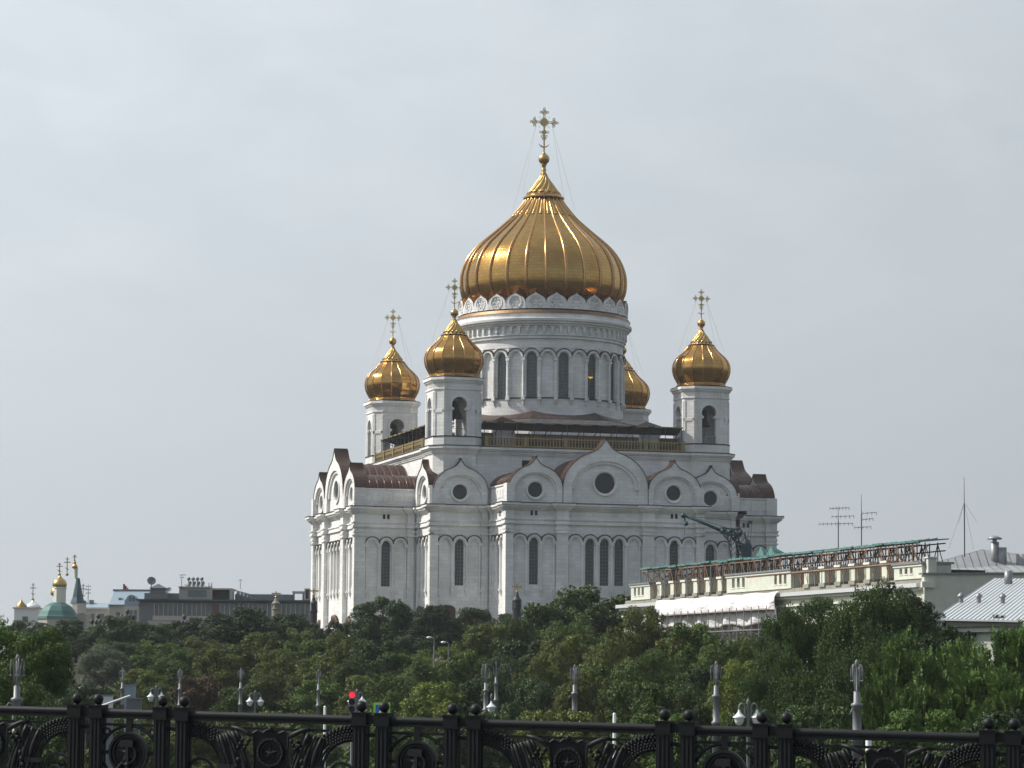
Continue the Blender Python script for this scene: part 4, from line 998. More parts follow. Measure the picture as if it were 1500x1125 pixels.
for kd, a, b in panels: panel(kd, a, b)
# bridge deck and kerb
def dk(x, y): return RA.z - 1.3 + SLOPE * (x - RA.x)
bd = MB(); 
def slab(mb, y0, y1, ztop, zbot, mat, X0=-60, X1=60):
    vs = [(X0, y0 - (X0 * 0), dk(X0, 0) + ztop), (X1, y0, dk(X1, 0) + ztop), (X1, y1, dk(X1, 0) + ztop), (X0, y1, dk(X0, 0) + ztop)]
    vs2 = [(v[0], v[1], v[2] - (ztop - zbot)) for v in vs]
    mb.add(vs + vs2, [(0, 1, 2, 3), (7, 6, 5, 4), (0, 4, 5, 1), (1, 5, 6, 2), (2, 6, 7, 3), (3, 7, 4, 0)], mat)
yaw_ = math.atan2(ex.y, ex.x); Bq = Matrix.Translation((RA.x, RA.y, 0)) @ Matrix.Rotation(yaw_, 4, 'Z') @ Matrix.Translation((-RA.x, -RA.y, 0))
bd.T = Bq; slab(bd, -4, RA.y + .6, -.15, -1.6, 'asphalt'); tag(bd.build('bridge_deck'), 'asphalt deck of the bridge', None, kind='structure')
bd = MB(Bq); slab(bd, RA.y - 3.2, RA.y + .45, 0, -.2, 'paving'); slab(bd, -3.9, -.8 + 1.5, 0, -.2, 'paving'); tag(bd.build('bridge_pavement'), 'raised pavement of the bridge beside the railing', None, kind='structure')
bd = MB(Bq)
for k in range(-6, 7):
    for yy in (10.5, 21, 29): slab(bd, yy, yy + .15, -.145, -.1495, 'road_paint', k * 8, k * 8 + 4)
tag(bd.build('lane_marking'), 'white lane dashes on the bridge', None, kind='structure')

# ================================================================== STREET FURNITURE
LP = 'lamp_paint'
def tall_lamp(px, py, d, th, arms, label, group='tall grey street lamps beyond the railing', wide=0, rot=0, f=1.0):
    t = at(px, py, d); zb = gz(t.x, d) if d > 60 else -8.5
    root = empty('street_lamp', (t.x, t.y, zb), R(rot)); tag(root, label, 'street lamp', group)
    H = t.z - zb; r = th / 2
    mb = MB(); mb.lathe([(r * 2.2, 0), (r * 2.2, .5), (r * 1.6, .9), (r * 1.35, 2.0), (r * 1.3, H - 3.6 * f), (r * 1.55, H - 3.58 * f), (r * 1.55, H - 3.45 * f), (r * 1.1, H - 3.4 * f), (r * 1.05, H - 2.1 * f), (r * 1.45, H - 2.05 * f), (r * 1.45, H - 1.95 * f), (r * .85, H - 1.9 * f), (r * .8, H - 1.42 * f), (r * .3, H - 1.36 * f), (r * .22, H - .3 * f)], 14, LP); mb.build('pole', root)
    mb = MB(); mb.lathe([(r * .25, H - .32 * f), (r * .55, H - .22 * f), (r * .45, H - .1 * f), (.02, H)], 10, LP); mb.build('finial', root)
    for k in range(arms):
        a = 2 * PI * k / arms; mb = MB(RZ(math.degrees(a)))
        w_ = wide if wide else .27 * f; h = 1.15 * f
        pts = [(r * .6, 0, H - 1.45 * f), (w_ * .45, 0, H - 1.0 * f), (w_ * .62, 0, H - .45 * f), (w_ * .85, 0, H - .22 * f), (w_ * 1.05, 0, H - .32 * f), (w_ * 1.12, 0, H - .65 * f), (w_ * 1.1, 0, H - .95 * f)]
        if wide: pts = [(r * .6, 0, H - 1.5), (w_ * .15, 0, H - 1.15)] + [(w_ * (.62 - .45 * math.cos(R(q))), 0, H - .75 + .5 * math.sin(R(q))) for q in range(0, 181, 20)] + [(w_ * 1.08, 0, H - 1.1)]
        mb.path(pts, [.03 * f] * (len(pts) - 2) + [.04 * f, .015 * f], LP, 6); mb.sphere((pts[-1][0], 0, pts[-1][2]), .05 * f, LP, 6)
        mb.build('arm', root)
    if th > .3:
        mb = MB(); mb.path([(0, 0, H - 2.3 * f), (-.35, 0, H - 2.15 * f), (-.5, 0, H - 2.4 * f)], .035, LP); mb.build('hook', root)
    return root
TL = [(26, 958, 138, .36, 4, 'thick grey lamp post standing before the bright tree at the left edge', 0, 20, 1.0), (180, 978, 300, .30, 4, 'thin grey lamp post in front of the silvery willow', 0, 30, 1.0), (264, 979, 300, .30, 4, 'grey lamp post above the right ball of the second pair of balls from the left', 0, 40, 1.0),
      (353, 978, 300, .30, 4, 'grey lamp post just left of a short twin-lantern lamp', 0, 20, 1.0), (467, 980, 300, .30, 4, 'grey lamp post left of the red traffic light', 0, 45, 1.0), (712, 974, 245, .33, 4, 'slim grey lamp post close behind the lamp with two wide curved arms', 0, 80, 1.0),
      (727, 969, 285, .30, 2, 'grey lamp post with two wide curved arms like a fountain', 1.25, 0, 1.0), (842, 973, 215, .33, 4, 'grey lamp post standing alone before dense trees right of the centre', 0, 20, 1.0), (1049, 968, 178, .34, 4, 'grey lamp post left of the large pair of white lanterns', 0, 10, 1.0), (1255, 966, 138, .36, 4, 'thickest grey lamp post standing before the dark birch on the right', 0, 50, 1.0)]
for px, py, d, th, na, lab, wd, rt, f in TL: tall_lamp(px, py, d, th, na, lab, wide=wd, rot=rt, f=f)
def lantern_lamp(px, py, d, na, label, rot=0, f=1.0):
    t = at(px, py, d); zb = gz(t.x, d); root = empty('lantern_lamp', (t.x, t.y, zb), R(rot)); tag(root, label, 'street lamp', 'short lamps with white lanterns'); H = t.z - zb
    mb = MB(); mb.lathe([(.2, 0), (.2, .4), (.11, .7), (.09, H - 1.3 * f), (.12, H - 1.25 * f), (.07, H - 1.1 * f), (.06, H - .25 * f), (.1, H - .2 * f), (.07, H - .08 * f), (.01, H)], 10, LP); mb.build('pole', root)
    for k in range(na):
        T_ = RZ(360 * k / na); w_ = .40 * f if na > 1 else 0
        if na > 1:
            mb = MB(T_); pts = [(.05, 0, H - 1.0 * f), (w_ * .35, 0, H - .55 * f)] + [(w_ * (.68 - .33 * math.cos(R(q))), 0, H - .42 * f + .2 * f * math.sin(R(q))) for q in range(0, 181, 30)] + [(w_, 0, H - .62 * f)]
            mb.path(pts, .04 * f, LP, 6); mb.build('arm', root)
        mb = MB(T_); z = H - (.62 if na > 1 else .55) * f
        mb.lathe([(.05 * f, z + .12 * f), (.07 * f, z), (.2 * f, z - .14 * f), (.29 * f, z - .2 * f), (.29 * f, z - .24 * f)], 14, 'lamp_milk', (w_, 0)); mb.lathe([(.23 * f, z - .24 * f), (.2 * f, z - .42 * f), (.12 * f, z - .55 * f), (.05 * f, z - .58 * f)], 14, 'lamp_milk', (w_, 0)); mb.build('lantern', root)
LL = [(120, 993, 300, 1, 'short lamp with one white lantern above the leftmost ball of the railing', 0, 1.3), (229, 1004, 270, 2, 'short twin-lantern lamp rising between the thin lamp posts on the left', 10, 1.15), (374, 1011, 270, 2, 'short lamp with two white lanterns right of a tall thin post', 10, 1.15), (628, 1009, 210, 2, 'short lamp with a white lantern beside the red traffic light', 30, 1.0), (720, 1016, 225, 1, 'short lamp with a single white lantern below the two curved arms', 0, 1.25), (1096, 1023, 160, 2, 'large low lamp with two white lanterns on the right, close to the railing', 5, 1.15)]
for px, py, d, na, lab, rt, f in LL:
    if px == 628: px = 523
    lantern_lamp(px, py, d, na, lab, rt, f)
# traffic light
t = at(516, 1012, 140); root = empty('traffic_light', (t.x, t.y, gz(t.x, 140))); tag(root, 'traffic light showing red above the bridge railing', 'traffic light')
H = t.z - gz(t.x, 140); mb = MB(); mb.box(-.15, -.1, H - 1.0, .15, .12, H, 'grey_steel'); mb.build('housing', root)
mb = MB(); mb.tube((0, .0, 0), (0, 0, H - .95), .06, None, 8, 'grey_steel'); mb.build('pole', root)
for k, mt in enumerate(('red_light', 'black_plastic', 'black_plastic')):
    z = H - .18 - .32 * k; mb = MB(); mb.prism([(.135 * math.cos(R(a)), z + .135 * math.sin(R(a))) for a in range(0, 360, 18)], .1, 0, .02, mt); o = mb.build('lens', root)
    if k == 0: o['label'] = 'lit red lens'
    mb = MB(); mb.arc(0, z, .135, .15, 0, 180, .1, 0, .16, 'black_plastic', 12); mb.build('visor', root)
# pedestrian crossing sign
t = at(547, 1029, 140); root = empty('crossing_sign', (t.x + .38, t.y, gz(t.x, 140)), R(-12)); tag(root, 'blue pedestrian crossing sign on a yellow-green board beside the red traffic light', 'road sign'); H = t.z - gz(t.x, 140)
mb = MB(); mb.box(-.38, -.02, H - .82, .38, .02, H, 'sign_green'); mb.build('board', root)
mb = MB(); mb.box(-.29, -.03, H - .70, .29, -.022, H - .10, 'sign_blue'); mb.prism([(-.25, H - .66), (.25, H - .66), (0, H - .2)], .03, 0, .006, 'sign_white')
mb.prism([(-.05, H - .6), (.0, H - .48), (.05, H - .6), (.08, H - .6), (.03, H - .44), (.03, H - .38), (-.03, H - .38), (-.03, H - .46), (-.09, H - .6)], .037, 0, .006, 'black_plastic'); mb.arc(0, H - .335, 0.001, .03, 0, 360, .037, 0, .006, 'black_plastic', 10); mb.build('sign_face', root)
mb = MB(); mb.tube((0, .06, 0), (0, .06, H), .04, None, 8, 'grey_steel'); mb.build('pole', root)
# white poles
for px, py, d, rr, lab in ((476, 1034, 130, .055, 'slim white pole behind the railing left of the traffic light'), (900, 1044, 110, .06, 'slim white pole behind the railing right of the centre'), (1272, 1070, 75, .07, 'short white pole seen through the railing on the right')):
    t = at(px, py, d); mb = MB(); h = t.z - gz(t.x, d); mb.lathe([(rr * 1.6, 0), (rr * 1.6, .3), (rr, .35), (rr, h - .05), (rr * .6, h)], 12, 'white_metal', cap=True); o = mb.build('white_pole', None, (t.x, t.y, gz(t.x, d))); tag(o, lab, 'pole', 'white poles behind the railing')
# tall thin road lamps in the wood
for px, py, d, sx, lab in ((636, 934, 330, -1, 'thin road lamp with one small head sticking out of the trees below the cathedral'), (657, 941, 330, -1, 'small white road lamp head right of the thin road lamp in the trees')):
    t = at(px, py, d); z0 = gz(t.x, d); root = empty('road_lamp', (t.x, t.y, z0)); tag(root, lab, 'road lamp'); h = t.z - z0
    mb = MB(); mb.tube((0, 0, 0), (0, 0, h - .1), .09, .06, 8, 'grey_steel'); mb.path([(0, 0, h - .2), (-.1, 0, h), (-.35, 0, h)], .05, 'grey_steel'); mb.build('pole', root)
    mb = MB(); mb.sphere((-.55, 0, h), .28, 'white_metal', 10, .45); mb.build('lamp_head', root)
# barrier, notice boards at the left
t = at(156, 1031, 120); z0 = gz(t.x, 120); root = empty('barrier', (t.x, t.y, z0)); tag(root, 'raised white barrier arm behind the railing on the left', 'barrier'); h = t.z - z0
mb = MB(); mb.box(-.25, -.2, 0, .25, .2, h - .15, 'bg_grey'); mb.build('cabinet', root)
q = at(192, 1019, 120) - t; mb = MB(); mb.tube((-.2, -.25, h - .1), (q.x, -.25, h + q.z), .05, .035, 8, 'white_metal'); mb.build('arm', root)
for x0, x1, y0, y1, d, mt, lab in ((183, 198, 1004, 1036, 190, 'bg_blue', 'tall grey-blue notice board behind the raised barrier arm'), (151, 165, 1020, 1038, 170, 'white_metal', 'pale low cabinet left of the barrier arm'), (186, 207, 1024, 1042, 180, 'bg_grey', 'low grey cabinet right of the barrier arm')):
    a, b = at(x0, y0, d), at(x1, y1, d); z0 = gz(a.x, d); root = empty('notice_board', ((a.x + b.x) / 2, d, z0)); tag(root, lab, 'board'); wd = (b.x - a.x) / 2; ht = a.z - z0; hb = b.z - z0
    mb = MB(); mb.box(-wd, -.15, hb, wd, .15, ht, mt); mb.box(-wd - .05, -.2, ht, wd + .05, .2, ht + .08, 'grey_steel'); mb.build('board', root)
    for sx in (-1, 1): mb = MB(); mb.tube((sx * wd * .8, 0, 0), (sx * wd * .8, 0, hb), .05, None, 6, 'grey_steel'); mb.build('leg', root)

# ================================================================== CREAM BUILDING UNDER REPAIR (right)
F0, F1 = at(914, 886, 330), at(1352, 853, 264)
fx = Vector((F1.x - F0.x, F1.y - F0.y, 0)); FL = fx.length; fx.normalize(); fy = Vector((-fx.y, fx.x, 0))
FM = Matrix(((fx.x, fy.x, 0, F0.x), (fx.y, fy.y, 0, F0.y), (0, 0, 1, 0), (0, 0, 0, 1)))
def fu(px, py=870, off=0.0):
    """position along the front for a pixel column"""
    d = at(px, py, 1.0); n_ = fy; o_ = F0 + fy * off
    t_ = (o_.x * n_.x + o_.y * n_.y) / (d.x * n_.x + d.y * n_.y); p = d * t_
    return (p - F0).dot(fx)
def fz(px, py, off=0.0):
    d = at(px, py, 1.0); o_ = F0 + fy * off; t_ = (o_.x * fy.x + o_.y * fy.y) / (d.x * fy.x + d.y * fy.y); return d.z * t_
ZE = (fz(914, 886) + fz(1345, 855)) / 2
cb_ = empty('cream_house', (F0.x, F0.y, -8)); cb_.rotation_euler = (0, 0, math.atan2(fx.y, fx.x)); tag(cb_, 'long cream building under repair with a row of small parapet piers', 'building')
TZ = Matrix.Translation((0, 0, 8))
DEP = 9.0
mb = MB(TZ); mb.box(0, 0, -8, FL, DEP, ZE - .5, 'cream'); mb.build('wall', cb_)
mb = MB(TZ); mb.box(-.7, -.7, ZE - .35, FL + .15, DEP, ZE, 'white_metal'); mb.box(-.4, -.4, ZE - .6, FL + .1, DEP - .1, ZE - .35, 'cream_white'); mb.box(-.2, -.2, ZE - 1.3, FL + .06, DEP - .2, ZE - 1.1, 'cream_white'); mb.build('cornice', cb_)
mb = MB(TZ); mb.box(-.5, .35, ZE + .01, FL - .5, DEP, ZE + .45, 'old_stone'); mb.build('parapet_base', cb_)
ZP = ZE + .45; ZT = fz(980, 851) 
for px in (962, 980, 997, 1014.5, 1032.5, 1050, 1177, 1200, 1223, 1244, 1266, 1291):
    u = fu(px); mb = MB(TZ); w_ = .52; zt = ZT + (0 if px < 1100 else .1)
    mb.box(u - w_, .3, ZP - .1, u + w_, 1.35, zt - .2, 'cream'); mb.box(u - w_ - .12, .18, zt - .2, u + w_ + .12, 1.47, zt, 'cream_white'); mb.box(u - w_ - .1, .2, ZP - .1, u + w_ + .1, 1.45, ZP + .25, 'old_stone'); mb.build('pier', cb_)
def win_block(p0, p1, zt, wins, dep=3.0):
    u0, u1 = fu(p0), fu(p1); mb = MB(TZ); P = -.25
    hl = []
    for pa, pb, n_ in wins:
        a, b = fu(pa), fu(pb); st = (b - a) / n_
        for i in range(n_): hl.append((a + st * (i + .5), st * .27))
    zb_, zw = ZP + .45, zt - .45; cur = u0
    for uc, hw in hl:
        mb.box(cur, .25, ZP, uc - hw, .6, zt - .15, 'cream'); mb.box(uc - hw, .25, ZP, uc + hw, .6, zb_, 'cream'); mb.box(uc - hw, .25, zw, uc + hw, .6, zt - .15, 'cream'); cur = uc + hw
        mb.box(uc - hw - .12, .2, zb_ - .1, uc + hw + .12, .25, zb_, 'cream_white')
    mb.box(cur, .25, ZP, u1, .6, zt - .15, 'cream'); mb.box(u0, .62, ZP, u1, dep, zt - .15, 'cream')
    mb.box(u0 - .2, .05, zt - .15, u1 + .2, dep + .2, zt + .02, 'grey_steel'); mb.box(u0 - .1, .15, zt - .35, u1 + .1, .25, zt - .15, 'cream_white')
    o = mb.build('dormer', cb_)
    for uc, hw in hl:
        mb = MB(TZ); mb.box(uc - hw, .5, zb_, uc + hw, .56, zw, 'dark_void'); mb.box(uc - .04, .45, zb_, uc + .04, .5, zw, 'cream_white'); mb.build('window', o)
win_block(921, 949, ZT + .05, ((924, 941, 3),)); win_block(1061, 1155, fz(1100, 838), ((1067, 1089, 3), (1129, 1150, 3))); win_block(1306, 1347, fz(1320, 825), ((1312, 1335, 3),))
u0 = fu(1349); mb = MB(TZ); mb.box(u0, .5, ZE + .02, FL + .02, 1.3, fz(1355, 817), 'cream'); mb.box(u0 - .1, .4, fz(1355, 817), FL + .12, 1.4, fz(1355, 817) + .12, 'cream_white'); mb.build('chimney', cb_)
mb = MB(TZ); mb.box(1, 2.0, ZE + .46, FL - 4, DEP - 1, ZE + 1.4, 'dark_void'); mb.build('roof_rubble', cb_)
# gable end wall facing the camera
mb = MB(TZ); x1 = FL + .05
mb.prism([(0, -8), (14.5, -8), (14.5, ZE + 1.3), (0, ZE + .75)], -x1 - .6, 0, .6, 'cream'); 
mb.T = TZ @ Matrix(((0, -1, 0, x1 - .0), (1, 0, 0, 0), (0, 0, 1, 0), (0, 0, 0, 1)))
mb.v = []; mb.f = []; mb.m = []; mb.sm = []; mb.uv = []
mb.prism([(-.15, -8), (15, -8), (15, ZE + 1.05), (-.15, ZE + .7)], .0, 0, .5, 'cream'); mb.prism([(-.35, ZE + .7), (15, ZE + 1.05), (15, ZE + 1.2), (-.35, ZE + .85)], 0, -.15, .65, 'grey_steel')
mb.prism([(-.5, ZE - .4), (.7, ZE - .4), (.7, ZE + .1), (-.5, ZE + .1)], 0, .5, .8, 'cream_white'); mb.build('end_wall', cb_)
# temporary roof on steel trusses
ZR = fz(937, 834)
sr = empty('roof_scaffold', (F0.x, F0.y, ZE)); sr.rotation_euler = cb_.rotation_euler; tag(sr, 'temporary green sheet roof on rusty steel trusses over the cream building', 'scaffold roof')
TS = Matrix.Translation((0, 0, -ZE)); U0, U1 = fu(937), fu(1343, 800)
rnd = random.Random(3)
mb = MB(TS); u = U0 - .3; k = 0
while u < U1 - .2:
    w_ = rnd.uniform(1.6, 2.4); e = min(u + w_, U1); dz = rnd.choice((0, .05, .10)); up = rnd.uniform(.26, .36)
    if k % 5 == 4: up += .06
    ya, yb = .2 + rnd.uniform(-.25, .05), 3.0
    z0_, z1_ = ZR + dz, ZR + dz + up
    vs = [(u, ya, z0_), (e + .12, ya, z0_), (e + .12, yb, z1_), (u, yb, z1_)]; vs += [(a, b_, c - .09) for a, b_, c in vs]
    mb.add(vs, [(0, 1, 2, 3), (7, 6, 5, 4), (0, 4, 5, 1), (1, 5, 6, 2), (2, 6, 7, 3), (3, 7, 4, 0)], 'green_roof')
    mb.box(u, ya - .03, z0_ - .13, e, ya + .01, z0_ + .05, 'green_roof'); u = e; k += 1
for px in (1113, 1128): 
    u = fu(px); mb.add([(u - 1.2, .1, ZR + .1), (u + .9, .1, ZR + .1), (u, .1, ZR + 1.0), (u, 1.6, ZR + .3)], [(0, 1, 2), (1, 3, 2), (0, 2, 3), (0, 3, 1)], 'green_roof')
mb.build('sheeting', sr)
mb = MB(TS)
for yy in (.3, 2.7):
    for z in (ZR - .12, ZR - .75 if yy > 1 else ZR - .30): mb.tube((U0, yy, z), (U1, yy, z), .06, None, 5, 'rust_steel')
mb.tube((fu(1090), .25, ZR - 1.75), (U1 - 1, .25, ZR - 1.75), .09, None, 5, 'rust_steel'); mb.tube((fu(1090), 1.2, ZR - 1.6), (U1 - 2, 1.2, ZR - 1.6), .08, None, 5, 'rust_steel')
mb.build('beam', sr)
nb = int((U1 - U0) / 3.0); st = (U1 - U0) / nb
for k in range(nb):
    a = U0 + .1 + st * k; mb = MB(TS); zb_ = ZE + .5
    for yy in (.3, 1.5, 2.7):
        mt = 'rust_steel' if (k + int(yy)) % 2 else 'grey_steel'
        mb.tube((a, yy, zb_), (a, yy, ZR), .055, None, 5, mt); mb.tube((a + st * .5, yy, zb_), (a + st * .5, yy, ZR), .05, None, 5, 'rust_steel')
        mb.tube((a, yy, zb_ + .2), (a + st * .5, yy, ZR - .15), .045, None, 4, 'timber'); mb.tube((a + st * .5, yy, ZR - .15), (a + st, yy, zb_ + .4), .045, None, 4, 'rust_steel')
        if k % 2: mb.tube((a + st * .5, yy, zb_ + .3), (a, yy, ZR - .3), .04, None, 4, 'rust_steel')
    mb.tube((a, .3, ZR - .1), (a, 2.7, ZR + .4), .06, None, 5, 'rust_steel'); mb.tube((a, .3, zb_ + 1.2), (a, 2.7, ZR - .1), .045, None, 4, 'timber'); mb.tube((a, 2.7, zb_ + 1.0), (a, .3, ZR - .3), .045, None, 4, 'rust_steel')
    mb.tube((a + st * .5, .3, ZR - .1), (a + st * .5, 2.7, ZR + .4), .05, None, 4, 'grey_steel')
    mb.build('truss', sr)
# white sheet over the cornice and netted scaffold below
def tarp():
    ua, ub_ = fu(972), fu(1152); mb = MB(); n_, m_ = 80, 14; rnd = random.Random(9); vs = []
    ph = [rnd.uniform(0, 6) for _ in range(6)]
    for j in range(m_ + 1):
        t_ = j / m_
        for i in range(n_ + 1):
            s = i / n_; u = ua + (ub_ - ua) * s
            fold = .14 * math.sin(9 * s * 2 * PI + ph[0] + t_ * 2) + .05 * math.sin(23 * s * PI * 2 + ph[1] - t_ * 3) + .03 * math.sin(47 * s * 6 + ph[2]) + .06 * math.sin(t_ * 9 + s * 31 + ph[3])
            y = -.78 - .35 * min(1, t_ * 2.5) - fold * (.3 + t_); z = ZE + .12 - 2.95 * t_ - (.10 * math.sin(8 * PI * s + 1) + .06 * abs(math.sin(15 * PI * s))) * t_
            z += .05 * math.sin(11 * s * 3 + ph[4]) * (1 - t_)
            if s > .94: z += (s - .94) * 9 * math.sin(t_ * 5)
            vs.append((u + .2 * math.sin(5 * t_ + s * 40), y, z + 8))
    mb.add(vs, [(j * (n_ + 1) + i, j * (n_ + 1) + i + 1, (j + 1) * (n_ + 1) + i + 1, (j + 1) * (n_ + 1) + i) for j in range(m_) for i in range(n_)], 'tarp', True)
    o = mb.build('tarpaulin', None, (F0.x, F0.y, -8)); o.rotation_euler = cb_.rotation_euler
    md = o.modifiers.new('thickness', 'SOLIDIFY'); md.thickness = .02
    return o
tag(tarp(), 'crumpled white plastic sheet hung over the cornice of the cream building', 'tarpaulin')
sn = empty('netted_scaffold', (F0.x, F0.y, -8)); sn.rotation_euler = cb_.rotation_euler; tag(sn, 'facade scaffold behind grey netting below the white plastic sheet', 'scaffolding')
ua, ub_ = fu(985), fu(1150); mb = MB(TZ); npo = 16
for i in range(npo + 1):
    u = ua + (ub_ - ua) * i / npo
    for yy in (-1.9, -.9): mb.tube((u, yy, -8), (u, yy, ZE - 1.2), .05, None, 5, 'grey_steel')
for z in np.arange(-6.5, ZE - 1, 1.9):
    for yy in (-1.9, -.9): mb.tube((ua, yy, z), (ub_, yy, z), .045, None, 4, 'grey_steel')
    mb.box(ua, -1.85, z - .12, ub_, -.95, z - .06, 'timber')
mb.build('frame', sn)
mb = MB(TZ); vs = []; n_ = 120
for i in range(n_ + 1):
    s = i / n_; u = ua + (ub_ - ua) * s; y = -.75 - .07 * math.sin(s * 90) - .05 * math.sin(s * 210)
    vs += [(u, y, -8), (u, y, ZE - 2.0)]
mb.add(vs, [(2 * i, 2 * i + 2, 2 * i + 3, 2 * i + 1) for i in range(n_)], 'netting', True); mb.build('net', sn)
# second building: low metal roof in front, hipped roof behind
E0, E1, T0 = at(1368, 906, 205), at(1600, 911, 198), at(1457, 847, 243)
T1 = T0 + (E1 - E0)
hr = empty('metal_roof_house', (E0.x, E0.y, -8)); tag(hr, 'low building with a pale seamed metal roof at the right edge', 'building')
bx = (E1 - E0); bx.z = 0; bl = bx.length; bx.normalize(); by = Vector((-bx.y, bx.x, 0)); hr.rotation_euler = (0, 0, math.atan2(bx.y, bx.x))
def hl(p): q = p - Vector((E0.x, E0.y, -8)); return (q.dot(bx), q.dot(by), q.z)
mb = MB(); vs = [hl(p) for p in (E0, E1, T1, T0)]; vs += [(a, b_, c - .12) for a, b_, c in vs]
mb.add(vs, [(0, 1, 2, 3), (7, 6, 5, 4), (0, 4, 5, 1), (1, 5, 6, 2), (2, 6, 7, 3), (3, 7, 4, 0)], 'roof_sheet')
e0, t0 = Vector(hl(E0)), Vector(hl(T0)); ex_, tx_ = Vector(hl(E1)), Vector(hl(T1)); ns = 34
for i in range(ns + 1):
    a = e0.lerp(ex_, i / ns); b_ = t0.lerp(tx_, i / ns); mb.tube(a + Vector((0, 0, .02)), b_ + Vector((0, 0, .02)), .03, None, 4, 'roof_seam')
plain('roof_sheet', (.66, .70, .71), .35, .4, .4, .14, .4); plain('roof_seam', (.32, .34, .35), .5, .3)
mb.mats = ['roof_sheet', 'roof_seam']; mb.build('roof', hr)
mb = MB(); z = e0.z; mb.box(e0.x + .8, e0.y + .2, z - .55, ex_.x, e0.y + 1.0, z - .16, 'old_stone'); mb.box(e0.x + 1.0, e0.y + .4, z - .9, ex_.x, e0.y + 1.2, z - .55, 'cream_white'); mb.box(e0.x + 1.3, e0.y + .7, 0, ex_.x, e0.y + 1.5, z - .9, 'cream'); mb.build('wall', hr)
for px, py in ((1398, 886), (1432, 884), (1470, 884)):
    # vents standing on the roof
    s, t_ = ((px - 1375) / 125 * .8, .35); a = e0.lerp(ex_, max(.02, (px - 1368 - 31) / 232)); b_ = t0.lerp(tx_, max(.02, (px - 1368 - 31) / 232)); p = a.lerp(b_, .36)
    mb = MB(); mb.tube(p - Vector((0, 0, .2)), p + Vector((0, 0, .45)), .16, None, 8, 'grey_steel'); mb.lathe([(.26, p.z + .4), (.26, p.z + .5), (.02, p.z + .7)], 10, 'grey_steel', (p.x, p.y)); mb.build('vent', hr)
rh = at(1440, 805, 300); rt2 = empty('hipped_roof_house', (rh.x, rh.y, 0)); tag(rt2, 'building with a grey hipped metal roof behind the cream gable wall', 'building')
zr = rh.z; ze_ = zr - 2.6
mb = MB(); A_, B_, C_, D_ = (-9, -9, ze_), (12.5, -9, ze_ + .1), (14, 10, ze_), (-9, 10, ze_); R1, R2 = (-.0, -.0, zr), (9.5, 2, zr - .9)
mb.add([A_, B_, C_, D_, R1, R2], [(0, 1, 5, 4), (3, 0, 4), (1, 2, 5), (2, 3, 4, 5), (3, 2, 1, 0)], 'grey_roof')
for i in range(15):
    t_ = i / 15; mb.tube((-9 + 0 * t_, -9 + 19 * t_, ze_ + .05), (0 - .01, 0, zr + .03) if False else tuple(Vector((-9, -9 + 19 * t_, ze_ + .04)).lerp(Vector((0, 0, zr + .04)), 1 - abs(t_ - .47) * 1.6)), .05, None, 4, 'roof_sheet')
mb.build('roof', rt2); mb = MB(); mb.box(-8.6, -8.6, -5, 12, 9.6, ze_ - .02, 'cream'); mb.build('wall', rt2)
mb = MB(); mb.add([(-8.9, -8.9, ze_ + .15), (-.3, -.4, zr + .05), (-.6, -.1, zr + .05), (-9, -2, ze_ + .15)], [(0, 1, 2, 3)], 'roof_sheet')
def on(px, py, d): p = at(px, py, d); return p
for px, yt, yb_, rr, cap, lab in ((1457, 794, 812, .42, 1, 'chimney'), (1467, 802, 818, .5, 0, 'chimney'), (1499, 812, 826, .7, 0, 'chimney')):
    a, b_ = at(px, yt, 298), at(px, yb_ + 6, 298); mb = MB(Matrix.Translation((-rh.x, -rh.y, 0)))
    mb.lathe([(rr, b_.z - 1), (rr, a.z)], 12, 'grey_steel', (a.x, a.y), cap=True)
    if cap: mb.lathe([(rr * 1.7, a.z + .25), (rr * 1.7, a.z + .38), (rr * .5, a.z + .6)], 12, 'grey_steel', (a.x, a.y), cap=True); mb.tube((a.x, a.y, a.z - .1), (a.x, a.y, a.z + .4), rr * .5, None, 6, 'grey_steel')
    mb.build('chimney', rt2)
a = at(1477, 836, 236); mb = MB(); p = hl(a); mb.lathe([(.3, p[2] - 1.2), (.3, p[2])], 12, 'grey_steel', (p[0], p[1]), cap=True); mb.build('chimney', hr)
# masts and aerials
def aerial(px, ytop, ybase, d, bars, label, guys=(), name='aerial', rr=.05, th=.02):
    a, b_ = at(px, ytop, d), at(px, ybase, d); root = empty(name, (b_.x, b_.y, b_.z)); tag(root, label, 'aerial', 'aerials on the roofs'); h = a.z - b_.z; k = d / FPX
    mb = MB(); mb.tube((0, 0, -.5), (0, 0, h * .62), rr, None, 6, 'lamp_dark'); mb.tube((0, 0, h * .62), (0, 0, h), rr * .7, rr * .35, 5, 'lamp_dark')
    for gx, gy in guys: mb.tube((0, 0, h * .66), (gx * k, .5, (ybase - gy) * k), .012, None, 3, 'lamp_dark')
    mb.build('mast', root)
    for dx0, dx1, y, nel in bars:
        z = (ybase - y) * k; mb = MB(); mb.tube((dx0 * k, 0, z), (dx1 * k, 0, z + .1), th * 1.6, None, 4, 'lamp_dark')
        for i in range(nel):
            x = (dx0 + (dx1 - dx0) * i / max(1, nel - 1)) * k; mb.tube((x, -.5, z - .02), (x, .5, z), th, None, 3, 'lamp_dark'); mb.tube((x, 0, z - .18), (x, 0, z + .18), th, None, 3, 'lamp_dark')
        mb.build('crossbar', root)
aerial(1228, 742, 800, 300, ((-12, 16, 745, 7), (-9, 23, 757, 6), (-28, 21, 768, 9)), 'television aerial with three crossbars above the green sheet roof')
aerial(1262, 724, 800, 300, ((2, 22, 752, 4), (2, 17, 761, 4), (-10, 14, 773, 5)), 'slender mast with three short bars right of the television aerial')
